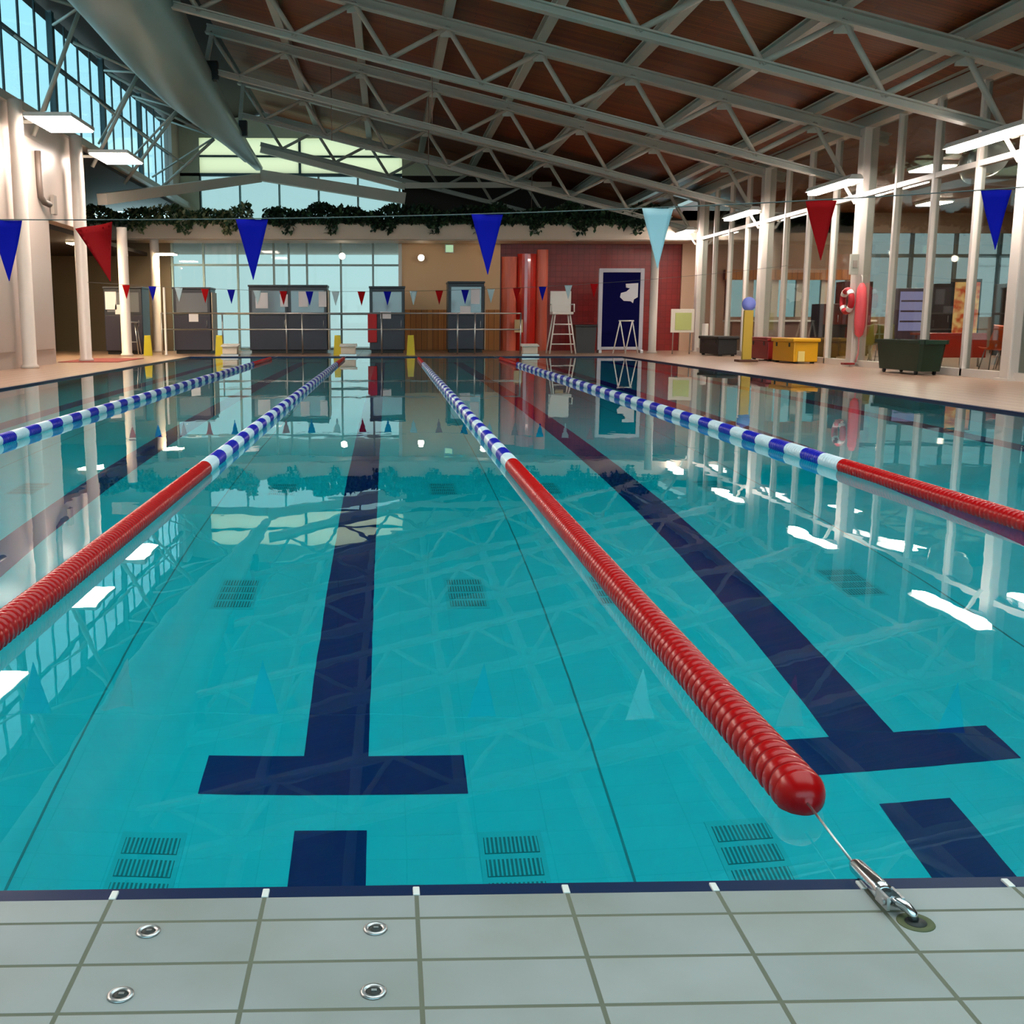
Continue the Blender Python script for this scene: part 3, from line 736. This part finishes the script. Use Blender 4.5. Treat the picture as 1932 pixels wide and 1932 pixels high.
# ------------------------------------------------------------------ far deck furniture
M_pane = mat('smoked_pane', (110, 116, 124), .08, spec=.8); M_paper = mat('paper', (226, 226, 232), .7)
def cabinet(x0, x1, y, h, doors, label, side=None, papers=()):
    t = thing('equipment_cabinet', label, 'cabinet', ((x0+x1)/2, y, 0), 'slate cabinets on the far deck')
    d = 1.1
    MB().box(x0, x1, y+.03, y+d, .1, h, .015).build('body', M_slate2, t)
    MB().box(x0-.02, x1+.02, y-.02, y+d+.02, h, h+.06, .01).build('top', M_slate2, t)
    MB().box(x0+.05, x1-.05, y+.08, y+d-.05, 0, .1).build('plinth', M_black, t)
    w = (x1-x0)/doors
    for k in range(doors):
        a, b_ = x0+k*w+.02, x0+(k+1)*w-.02
        dr = MB().box(a, b_, y, y+.035, .12, 1.22, .008).build('door', M_slate, t)
        MB().path([(b_-.1, y-.005, .85), (b_-.1, y-.04, .87), (b_-.1, y-.04, 1.05), (b_-.1, y-.005, 1.07)], .01, 8).build('handle', M_steelb, dr)
        mm = MB(); mm.box(a, b_, y, y+.03, 1.24, 1.32); mm.box(a, b_, y, y+.03, h-.12, h-.02); mm.box(a, a+.08, y, y+.03, 1.32, h-.12); mm.box(b_-.08, b_, y, y+.03, 1.32, h-.12)
        wf = mm.build('upper_door', M_slate2, t)
        MB().box(a+.08, b_-.08, y+.012, y+.02, 1.32, h-.12).build('pane', M_pane, wf, 'smoked glass pane')
    for (px, pz, pw, ph) in papers:
        MB().box(px, px+pw, y-.008, y+.012, pz, pz+ph).build('notice', M_paper, t, 'white paper notice')
    if side: MB().box(x1+.021, x1+.05, y+.05, y+d-.05, .1, h-.1).build('side_panel', side, t, 'beige side panel')
    return t
beige = mat('beige_panel', (196, 178, 152), .5)
cabinet(-8.95, -7.75, 35.6, 2.05, 1, 'slate cabinet nearest the left recess with white poster', None, ((-8.9, 1.4, .35, .55), (-8.6, 1.25, .3, .3)))
cabinet(-6.9, -5.7, 36.2, 2.05, 1, 'narrow slate cabinet behind steel rail left of the wide one', beige, ((-6.4, 1.02, .3, .25),))
cabinet(-4.52, -1.98, 36.6, 2.14, 2, 'wide double slate cabinet before the big bright window', beige, ((-4.3, 1.45, .4, .5), (-3.5, 1.5, .25, .4), (-2.9, 1.5, .3, .5), (-2.25, 1.5, .25, .5)))
cabinet(-.6, .55, 36.6, 2.1, 1, 'single slate cabinet at the right edge of the big window', None, ((-.25, 1.12, .35, .22),))
cabinet(2.0, 3.2, 37.2, 2.28, 1, 'tall slate cabinet standing before the tan wall', beige, ((2.4, 1.3, .35, .24), (2.75, 1.6, .3, .5)))
o = MB().box(-.66, -.36, 36.5, 36.57, .35, 1.3, .02).build('red_banner', mat('red_fabric', (180, 30, 40), .6)); tag(o, 'red hanging banner on the left of the single slate cabinet', 'banner')

# stainless guard rail along the far deck
t = thing('guard_rail', 'long stainless guard rail in front of the slate cabinets', 'railing', (-2, 35.3, 0))
for z in (1.28, .78):
    MB().tube((-7.1, 35.3, z), (4.2, 35.3, z), .022, 8).build('rail', M_steelb, t)
for x in (-7.1, -5.2, -3.2, -2.7, -.2, 2.2, 2.75, 4.2):
    MB().tube((x, 35.3, 0), (x, 35.3, 1.3), .024, 8).build('post', M_steelb, t)
o = MB().lathe([(.06, 0), (.06, .02), (.035, .03), (.035, 2.05), (.0, 2.06)], (-6.85, 34.6, 0), n=14).build('steel_post', M_white); tag(o, 'slim white post standing before the narrow slate cabinet', 'post')

# yellow caution boards
for x, y, s_ in ((-7.3, 34.1, 'before the slate cabinet by the left recess'), (-5.15, 34.2, 'left of the wide slate cabinet'), (-1.55, 34.3, 'right corner of the wide slate cabinet'), (.7, 34.4, 'right of the single slate cabinet')):
    t = thing('caution_board', 'yellow folding caution board '+s_, 'caution board', (x, y, 0), 'yellow caution boards on the far deck')
    for s in (-1, 1):
        MB().prism([(x-.13, 0), (x+.13, 0), (x+.09, .58), (x-.09, .58)], 'y', y+s*.02, y+s*.035).build('panel', M_ylb, t)
    t.children[0].rotation_euler.x = 0
    MB().tube((x-.09, y, .58), (x+.09, y, .58), .03, 8).build('hinge', M_ylb, t)
# pale starting blocks
for x, s_ in ((-4.75, 'left of the wide slate cabinet'), (-1.2, 'at the end of the blue and white rope'), (4.3, 'before the red wall')):
    t = thing('starting_block', 'low pale starting block '+s_, 'starting block', (x, 33.75, 0), 'starting blocks at the far end')
    MB().box(x-.22, x+.22, 33.55, 33.95, .05, .28, .02).build('pedestal', M_cream, t)
    MB().prism([(33.5, .28), (34.0, .28), (34.0, .36), (33.5, .31)], 'x', x-.26, x+.26).build('platform', M_white, t)
    MB().box(x-.26, x+.26, 33.5, 34.0, 0, .05).build('foot', M_steelb, t)

def high_chair(x, y, h, label):
    t = thing('lifeguard_chair', label, 'chair', (x, y, 0), 'tall lifeguard chairs')
    for sx in (-1, 1):
        for sy in (-1, 1):
            MB().tube((x+sx*.42, y+sy*.4, 0), (x+sx*.24, y+sy*.22, h), .024, 8).build('leg', M_white, t)
    for i in range(1, 4):
        z = h*i/4; k = .42-.18*i/4
        MB().tube((x-k, y-.4+.18*i/4, z), (x+k, y-.4+.18*i/4, z), .02, 8).build('rung', M_white, t)
    MB().box(x-.34, x+.34, y-.3, y+.3, h, h+.08, .02).build('seat', M_white, t)
    MB().box(x-.34, x+.34, y+.24, y+.3, h+.08, h+.75, .02).build('backrest', M_white, t)
    for sx in (-1, 1): MB().path([(x+sx*.34, y+.25, h+.32), (x+sx*.36, y-.25, h+.32), (x+sx*.36, y-.28, h+.08)], .02, 8).build('armrest', M_white, t)
high_chair(5.6, 36.0, 1.25, 'tall white lifeguard chair before the red wall')
t = thing('high_stool', 'slim metal high stool before the slate cabinet by the left recess', 'stool', (-7.95, 34.8, 0))
for sx in (-1, 1):
    for sy in (-1, 1): MB().tube((-7.95+sx*.25, 34.8+sy*.2, 0), (-7.95+sx*.15, 34.8+sy*.12, .98), .018, 8).build('leg', M_steelb, t)
MB().lathe([(0, .98), (.27, .98), (.28, 1.0), (.27, 1.03), (0, 1.03)], (-7.95, 34.8, 0), n=20).build('seat', M_steelb, t)
MB().tube((-7.95-.2, 34.6, .4), (-7.95+.2, 34.6, .4), .015, 8).build('footrest', M_steelb, t)

# navy board with white emblem
bx0, bx1, by = 6.95, 8.45, 36.9
t = thing('navy_board', 'tall navy board in a pale frame with white emblem', 'board', ((bx0+bx1)/2, by, 0))
mm = MB(); mm.box(bx0, bx0+.13, by-.05, by+.08, .1, 2.75, .01); mm.box(bx1-.13, bx1, by-.05, by+.08, .1, 2.75, .01); mm.box(bx0+.13, bx1-.13, by-.05, by+.08, 2.62, 2.75, .01); mm.box(bx0+.13, bx1-.13, by-.05, by+.08, .1, .2, .01)
mm.build('frame', mat('pale_frame', (196, 196, 206), .4), t)
MB().box(bx0+.13, bx1-.13, by-.01, by+.05, .2, 2.62).build('panel', mat('navy_panel', (3, 4, 66), .75, spec=.1), t, 'navy blue panel')
for x in (bx0+.06, bx1-.06): MB().box(x-.05, x+.05, by-.25, by+.3, 0, .1, .01).build('foot', M_steelb, t)
em = [(1110, 550), (1190, 545), (1190, 640), (1165, 655), (1160, 680), (1145, 668), (1100, 665), (1075, 640), (1080, 612), (1115, 602), (1138, 580), (1112, 575)]
MB().prism([(7.0+(u-945)/278*1.42, 2.66-(v_-465)/139*.666) for u, v_ in em], 'y', by-.035, by-.008).build('emblem', M_paper, t, 'white emblem')
# white trestle in front of board
t = thing('trestle', 'white tubular trestle in front of the navy board', 'trestle', (7.75, 36.2, 0))
for xc in (7.55, 7.95):
    for s in (-1, 1): MB().tube((xc+s*.22, 36.2+s*.05, 0), (xc, 36.2, 1.05), .022, 8).build('leg', M_white, t)
MB().tube((7.5, 36.2, 1.05), (8.0, 36.2, 1.05), .022, 8).build('bar', M_white, t)
# grey bins by the red wall
t = thing('waste_bin', 'dark grey bin before the red wall left of the navy board', 'bin', (6.55, 37, 0))
MB().prism([(6.25, 0), (6.85, 0), (6.9, .85), (6.2, .85)], 'y', 36.8, 37.3).build('body', mat('dark_bin', (52, 54, 56), .5), t)
MB().box(6.17, 6.93, 36.76, 37.34, .85, .93, .02).build('lid', M_black, t)
# posters on red wall
for x0, x1, z0, z1, y, s_ in ((6.05, 6.35, 1.35, 1.85, BY+.09, 'yellowish notice on the red wall left of the navy board'), (4.5, 4.8, .65, 1.1, BY-.3, 'cream notice low on the curved red wall')):
    o = MB().box(x0, x1, y-.02, y, z0, z1).build('wall_notice', mat('cream_paper', (226, 200, 150), .7)); tag(o, s_, 'notice', 'notices on the red wall')
# easel noticeboard
t = thing('noticeboard', 'pale noticeboard with yellow green poster before the columns', 'noticeboard', (9.3, 35.4, 0))
MB().box(9.0, 9.75, 35.38, 35.42, .68, 1.42, .01).build('frame', M_cream, t)
MB().box(9.14, 9.66, 35.36, 35.385, .76, 1.3).build('poster', mat('lime_poster', (178, 184, 110), .6), t, 'yellow green poster')
for x in (9.1, 9.65): MB().tube((x, 35.45, 0), (x, 35.42, 1.4), .02, 8).build('leg', M_steelb, t)
# small lamps on back walls
for x, z, s_ in ((1.18, 3.25, 'on the tan wall'), (3.45, 3.45, 'behind the central blue pennant'), (-1.6, 3.3, 'in front of the big window')):
    t = thing('spot_lamp', 'small round lamp '+s_, 'light', (x, BY-.2, z), 'small round lamps at the far wall')
    MB().lathe([(0, 0), (.1, 0), (.11, .03), (0, .03)], (x, BY-.22, z), 'y', 16).build('lens', M_bulb, t)
    MB().lathe([(0, .03), (.12, .03), (.1, .22), (0, .22)], (x, BY-.22, z), 'y', 16).build('housing', M_white, t)
for x, y, s_ in ((-8.9, 33.0, 'behind the blue pennant'), (-7.4, 38.0, 'left of the big window'), (-10.3, 32.0, 'deep in the left recess')):
    t = thing('downlight', 'flat ceiling light in the left recess, '+s_, 'light', (x, y, 3.28), 'flat lights of the left recess')
    MB().box(x-.3, x+.3, y-.3, y+.3, 3.22, 3.25).build('diffuser', M_recl, t); MB().box(x-.33, x+.33, y-.33, y+.33, 3.25, 3.29).build('housing', M_white, t)

# ------------------------------------------------------------------ right deck objects (in front of the screen)
def tub(x0, x1, y0, y1, h, m_, label, grp=None):
    t = thing('storage_tub', label, 'tub', ((x0+x1)/2, y0, 0), grp)
    mm = MB(); cx, cy = (x0+x1)/2, (y0+y1)/2
    def rr(s, z): return [(cx+(x-cx)*s, cy+(y-cy)*s, z) for x, y in ((x0+.06, y0), (x1-.06, y0), (x1, y0+.06), (x1, y1-.06), (x1-.06, y1), (x0+.06, y1), (x0, y1-.06), (x0, y0+.06))]
    rings = [[mm.bm.verts.new(p) for p in rr(s, z)] for s, z in ((.84, .09), (.86, .07), (.97, h), (.92, h), (.83, .14))]
    for a, b_ in zip(rings[:-1], rings[1:]):
        for k in range(8): mm.bm.faces.new([a[k], a[(k+1) % 8], b_[(k+1) % 8], b_[k]])
    mm.bm.faces.new(rings[0][::-1]); mm.bm.faces.new(rings[-1])
    mm.build('body', m_, t)
    mm = MB()
    for p, q in zip(rr(1.0, h), rr(1.0, h)[1:]+rr(1.0, h)[:1]): mm.bar(p, q, .06, .07)
    mm.build('rim', m_, t)
    for sx in (-1, 1):
        for sy in (-1, 1):
            cxx, cyy = cx+sx*(x1-x0)*.34, cy+sy*(y1-y0)*.34
            MB().lathe([(0, -.02), (.045, -.02), (.045, .02), (0, .02)], (cxx, cyy, .045), 'x', 14).build('wheel', M_black, t)
    return t
tub(9.98, 10.5, 20.6, 22.6, .62, M_green, 'dark green wheeled tub before the glass screen')
def bench(x0, x1, y0, y1, h, m_, label):
    t = thing('storage_box', label, 'box', ((x0+x1)/2, y0, 0), 'storage boxes along the glass screen')
    MB().box(x0, x1, y0, y1, .04, h, .03).build('body', m_, t)
    MB().box(x0-.04, x1+.04, y0-.05, y1+.05, h, h+.09, .03).build('lid', m_, t)
    for x in (x0+.1, x1-.1):
        for y in (y0+.1, y1-.1): MB().box(x-.04, x+.04, y-.04, y+.04, 0, .04).build('foot', M_black, t)
    for y in (y0+.3, y1-.3): MB().box(x0-.012, x0, y-.05, y+.05, h-.12, h-.02, .004).build('latch', M_black, t)
    return t
t = bench(9.85, 10.45, 26.8, 28.3, .52, M_yel, 'big yellow storage box before the glass screen')
MB().box(9.95, 10.12, 26.77, 26.8, .05, .3, .01).build('front_plate', mat('pale_yellow', (220, 200, 120), .5), t, 'pale yellow plate')
bench(9.88, 10.42, 28.75, 30.2, .52, M_bowl_r, 'deep red storage box behind the yellow one')
bench(9.85, 10.42, 33.0, 35.0, .5, M_black, 'black low box in front of the far columns')
t = thing('paddle_stand', 'ochre post with blue round top beside the red box', 'post', (9.15, 28.2, 0))
MB().box(9.03, 9.27, 28.15, 28.25, .05, 1.3, .02).build('post', mat('ochre_post', (176, 150, 50), .5), t)
MB().lathe([(0, -.03), (.17, -.03), (.18, 0), (.17, .03), (0, .03)], (9.15, 28.2, 1.45), 'y', 20).build('round_top', mat('blue_round', (96, 110, 190), .5), t, 'blue round top')
MB().box(8.9, 9.4, 28.0, 28.4, 0, .06, .01).build('foot', mat('brown_foot', (80, 44, 24), .6), t)
# rescue tube + lifebuoy on column
t = thing('rescue_tube', 'pink and red rescue tube hanging on the second right column', 'rescue tube', (10.45, 25, 0))
MB().path([(10.66, 25.02, 1.86), (10.66, 25.0, 1.75), (10.66, 24.99, 1.4), (10.66, 24.99, .95), (10.66, 25.0, .72), (10.66, 25.0, .66)], .1, 16, True, [.04, .1, .125, .125, .09, .03]).build('foam_body', mat('coral_foam', (226, 84, 92), .5), t)
MB().path([(10.66, 25.0, 1.85), (10.66, 25.02, 2.0), (10.66, 25.1, 2.05)], .015, 8).build('hanging_strap', M_white, t)
MB().path([(10.66, 25.0, .66), (10.66, 24.98, .3), (10.6, 24.96, .1)], .02, 8).build('tow_strap', mat('pink_strap', (196, 120, 120), .6), t)
t = thing('lifebuoy', 'red and white lifebuoy on the side of the second right column', 'lifebuoy', (10.3, 24.9, 1.3))
mm = MB(); mm.torus((10.45, 25.27, 1.47), .24, .07, 'x'); mm.build('ring', mat('buoy_red', (176, 24, 36), .45), t)
for k in range(4):
    a = math.pi/4+k*math.pi/2; a0 = a-.22
    MB().path([(10.45, 25.27+.24*math.cos(a0+i*.11), 1.47+.24*math.sin(a0+i*.11)) for i in range(5)], .073, 12).build('white_band', M_white, t, 'white band')
t = thing('column_box', 'small pale control box on the second right column', 'box', (10.5, 25.1, 2.3)); MB().box(10.38, 10.56, 25.02, 25.12, 2.05, 2.5, .01).build('case', M_steel, t); MB().box(10.42, 10.52, 25.0, 25.02, 2.2, 2.36).build('cover', MATS['grey_box'], t)
MB().box(10.3, 10.55, 24.85, 25.05, 0.045, .09, .01).build('red_wedge', M_bowl_r); tag(bpy.data.objects['red_wedge'], 'small red wedge at the foot of the second right column', 'wedge')
o = MB().box(-8.3, -6.8, 28.2, 31.2, .0, .015).build('red_mat', mat('red_mat', (130, 34, 28), .8)); tag(o, 'dull red mat on the left deck by the column', 'mat')

# slim posts
for x, y, h, r, s_ in ((8.72, 36.6, 3.78, .13, 'tall pale post at the right side of the navy board'), (10.35, 36.2, .95, .1, 'short white post left of the black low box')):
    o = MB().lathe([(r*1.4, 0), (r*1.4, .04), (r, .06), (r, h), (r*.9, h+.01)], (x, y, 0), n=16).build('pale_post', M_col); tag(o, s_, 'post')
t = thing('exit_sign', 'small pale green glowing sign high on the tan wall', 'sign', (2.2, BY-.1, 3.8))
MB().box(2.02, 2.34, BY-.12, BY-.04, 3.42, 3.72, .01).build('case', M_white, t); MB().box(2.05, 2.31, BY-.125, BY-.12, 3.45, 3.69).build('lit_face', emis('green_sign', (176, 214, 170), .9), t)
# ------------------------------------------------------------------ cafe behind the screen
def shell_chair(x, y, m_, label, rz=0):
    t = thing('shell_chair', label, 'chair', (x, y, 0), 'plastic cafe chairs'); t.rotation_euler.z = rz
    bm = bmesh.new(); prof = [(-.24, .47), (-.1, .44), (.1, .44), (.2, .48), (.25, .6), (.28, .78), (.29, .92)]
    rows = []
    for (yy, zz) in prof:
        rows.append([Vector((sx*.25*(1-.15*(zz > .6)), yy-.05*abs(sx)**2*(zz > .5), zz+.03*sx*sx)) for sx in (-1, -.6, 0, .6, 1)])
    Lr = Matrix.Translation((x, y, 0)) @ Matrix.Rotation(rz, 4, 'Z')
    gr = [[[bm.verts.new(Lr @ (p+Vector((0, dy, dz)))) for p in r] for r in rows] for dy, dz in ((0, 0), (.018, -.018))]
    for g_, fl in ((gr[0], 0), (gr[1], 1)):
        for i in range(len(rows)-1):
            for j in range(4):
                f = bm.faces.new([g_[i][j], g_[i][j+1], g_[i+1][j+1], g_[i+1][j]]); f.smooth = True
    n = len(rows)
    for i in range(n-1):
        for j in (0, 4): bm.faces.new([gr[0][i][j], gr[0][i+1][j], gr[1][i+1][j], gr[1][i][j]])
    for j in range(4):
        for i in (0, n-1): bm.faces.new([gr[0][i][j], gr[0][i][j+1], gr[1][i][j+1], gr[1][i][j]])
    mm = MB(); mm.bm.free(); mm.bm = bm; mm.build('shell', m_, t)
    for sx in (-1, 1):
        for sy in (-1, 1):
            MB().tube(Lr @ Vector((sx*.22, sy*.2, 0)), Lr @ Vector((sx*.15, sy*.12, .45)), .013, 8).build('leg', M_steelb, t)
    return t
shell_chair(12.5, 22.6, M_orange, 'orange plastic chair behind the glass near the right edge', math.pi)
shell_chair(13.15, 23.3, M_orange, 'second orange chair just behind the nearer orange one', math.pi*.8)
shell_chair(12.6, 28.2, M_olive, 'olive plastic chair behind the glass right of the green tub', math.pi)
shell_chair(11.7, 27.2, M_olive, 'olive plastic chair close beside the red rescue tube', math.pi*.9)
t = thing('cafe_table', 'red topped cafe table behind the glass screen', 'table', (13.0, 25.0, 0))
MB().box(12.3, 13.6, 25.0, 26.0, .7, .75, .01).build('table_top', mat('red_table', (168, 40, 24), .4), t); MB().box(12.3, 13.6, 24.98, 25.0, .2, .7).build('front_panel', MATS['red_table'], t)
for x in (12.4, 13.5):
    for y in (25.1, 25.9): MB().tube((x, y, 0), (x, y, .7), .025, 8).build('leg', M_steelb, t)
# vending machine
vx, vy = 15.2, 33.0
t = thing('vending_machine', 'lavender lit vending machine in the cafe behind the green tub', 'vending machine', (vx, vy, 0))
MB().box(vx, vx+1.05, vy+.05, vy+.85, 0, 2.0, .02).build('body', mat('vend_body', (70, 66, 88), .4), t)
MB().box(vx+.06, vx+.99, vy+.02, vy+.05, .75, 1.9).build('lit_front', emis('vend_glow', (168, 160, 205), .9), t, 'lit product window')
for z in (1.0, 1.3, 1.6): MB().box(vx+.08, vx+.97, vy-.01, vy+.02, z, z+.05).build('shelf', MATS['vend_body'], t)
MB().box(vx+.1, vx+.75, vy+.0, vy+.05, .3, .5).build('tray', M_black, t)
t = thing('display_screen', 'glowing orange display panel in the cafe', 'display', (17.6, 33.6, 0))
MB().box(17.1, 18.0, 33.6, 33.75, .55, 2.3, .02).build('case', M_black, t)
sm = bpy.data.materials.new('orange_display'); sm.use_nodes = True
nt = sm.node_tree; nt.nodes.clear(); e_ = nt.nodes.new('ShaderNodeEmission'); n_ = nt.nodes.new('ShaderNodeTexNoise'); n_.inputs['Scale'].default_value = 3.5
cr = nt.nodes.new('ShaderNodeValToRGB'); cr.color_ramp.elements[0].color = (*lin((214, 84, 40)), 1); cr.color_ramp.elements[1].color = (*lin((255, 196, 120)), 1); cr.color_ramp.elements[0].position = .42; cr.color_ramp.elements[1].position = .62
tc = nt.nodes.new('ShaderNodeTexCoord'); nt.links.new(tc.outputs['Object'], n_.inputs['Vector']); nt.links.new(n_.outputs['Fac'], cr.inputs[0]); nt.links.new(cr.outputs[0], e_.inputs[0]); e_.inputs[1].default_value = 1.0
oo = nt.nodes.new('ShaderNodeOutputMaterial'); nt.links.new(e_.outputs[0], oo.inputs[0])
MB().box(17.17, 17.93, 33.57, 33.6, .65, 2.2).build('screen', sm, t, 'glowing orange picture')
MB().box(17.2, 17.9, 33.5, 33.9, 0, .06, .01).build('foot', M_steelb, t); MB().box(17.45, 17.65, 33.62, 33.72, .06, .55).build('stand', M_black, t)
for (x0, x1, y0, h, s_) in ((16.4, 17.0, 33.4, 2.15, 'left of the glowing orange display'), (18.6, 19.2, 33.4, 2.15, 'right of the glowing orange display'), (13.6, 14.5, 33.2, 2.2, 'left of the vending machine'), (11.9, 12.5, 30.6, 1.5, 'behind the yellow bench')):
    t = thing('dark_cabinet', 'dark brown cabinet in the cafe '+s_, 'cabinet', ((x0+x1)/2, y0, 0), 'dark cafe cabinets')
    MB().box(x0, x1, y0+.03, y0+.6, .06, h, .015).build('body', mat('dark_brown', (52, 36, 32), .5), t)
    d_ = MB().box(x0+.02, x1-.02, y0, y0+.03, .1, h-.04, .005).build('door', MATS['dark_brown'], t)
    MB().tube((x1-.08, y0-.02, 1.0), (x1-.08, y0-.02, 1.2), .01, 8).build('handle', M_steelb, d_)
    MB().box(x0+.03, x1-.03, y0+.06, y0+.58, 0, .06).build('plinth', M_black, t)
t = thing('snack_cabinet', 'glass fronted snack cabinet at the right of the cafe', 'cabinet', (19.9, 33.5, 0))
MB().box(19.4, 20.6, 33.53, 34.2, 0, 2.1, .02).build('body', mat('grey_vend', (90, 88, 110), .4), t); MB().box(19.5, 20.5, 33.5, 33.53, .7, 1.95).build('lit_front', emis('vend_glow2', (130, 126, 165), .4), t)
for z in (1.0, 1.35, 1.65): MB().box(19.5, 20.5, 33.46, 33.5, z, z+.05).build('shelf', M_white, t)
t = thing('cafe_counter', 'long brown cafe counter under the timber fascia', 'counter', (13.8, 37.5, 0))
MB().box(11.6, 16.4, 37.4, 38.1, 0, 1.02).build('front', mat('counter_front', (130, 100, 84), .5), t); MB().box(11.5, 16.5, 37.3, 38.2, 1.02, 1.08, .01).build('worktop', M_white, t)
for x, y, s_ in ((13.5, 28, 'over the olive chair'), (13.6, 22.5, 'over the orange chairs'), (14.4, 34, 'over the counter'), (17.5, 36, 'over the orange display'), (20.0, 31, 'far right of the cafe')):
    t = thing('ceiling_light', 'white ceiling light in the cafe '+s_, 'light', (x, y, 4.8), 'cafe ceiling lights')
    MB().box(x-.3, x+.3, y-.6, y+.6, 4.73, 4.76).build('diffuser', emis('cafe_lamp', (255, 236, 216), 120), t); MB().box(x-.34, x+.34, y-.64, y+.64, 4.76, 4.84).build('housing', M_white, t)
# ventilation duct in cafe
t = thing('hanging_duct', 'shiny round air duct under the cafe ceiling', 'duct', (12.6, 22, 4.3))
MB().path([(12.4, 23.2, 4.35), (12.6, 24.2, 4.35), (13.0, 25, 4.35), (14.5, 25.6, 4.35)], .34, 20).build('pipe', M_steelb, t); MB().torus((12.5, 23.6, 4.35), .36, .04, 'y').build('collar', M_steelb, t)

# ------------------------------------------------------------------ daylight, camera
w = bpy.data.worlds.new('sky'); sc.world = w; w.use_nodes = True
nt = w.node_tree; nt.nodes.clear(); N = nt.nodes.new
tc = N('ShaderNodeTexCoord'); sp = N('ShaderNodeSeparateXYZ'); nt.links.new(tc.outputs['Generated'], sp.inputs[0])
cr = N('ShaderNodeValToRGB'); nt.links.new(sp.outputs[2], cr.inputs[0])
cr.color_ramp.elements[0].position = .0; cr.color_ramp.elements[0].color = (*lin((168, 206, 212)), 1)
cr.color_ramp.elements[1].position = .35; cr.color_ramp.elements[1].color = (*lin((140, 205, 222)), 1)
bg = N('ShaderNodeBackground'); bg.inputs[1].default_value = 6
nt.links.new(cr.outputs[0], bg.inputs[0])
el = cr.color_ramp.elements.new(.8); el.color = (*lin((206, 214, 212)), 1)
ow = N('ShaderNodeOutputWorld'); nt.links.new(bg.outputs[0], ow.inputs[0])

F_PX, CXP, HOR, VPX = 2080., 790., 610., 732.
pitch = math.atan((966-HOR)/F_PX); yaw = math.atan((CXP-VPX)*math.cos(pitch)/F_PX)
cd = bpy.data.cameras.new('camera'); cam = bpy.data.objects.new('camera', cd); COL.objects.link(cam)
cd.sensor_width = 36; cd.lens = F_PX/1932*36; cd.shift_x = (966-CXP)/1932; cd.clip_end = 200; cd.clip_start = .05
cam.location = (0, 0, .97); cam.rotation_euler = (math.pi/2-pitch, 0, -yaw)
sc.camera = cam
sc.view_settings.view_transform = 'Standard'; sc.view_settings.look = 'None'; sc.view_settings.gamma = 1; sc.view_settings.use_curve_mapping = False
sc.view_settings.exposure = 0.0
sc.cycles.use_denoising = True
sc.cycles.caustics_reflective = False; sc.cycles.caustics_refractive = True
sc.cycles.max_bounces = 14; sc.cycles.diffuse_bounces = 5; sc.cycles.transparent_max_bounces = 16; sc.cycles.transmission_bounces = 8
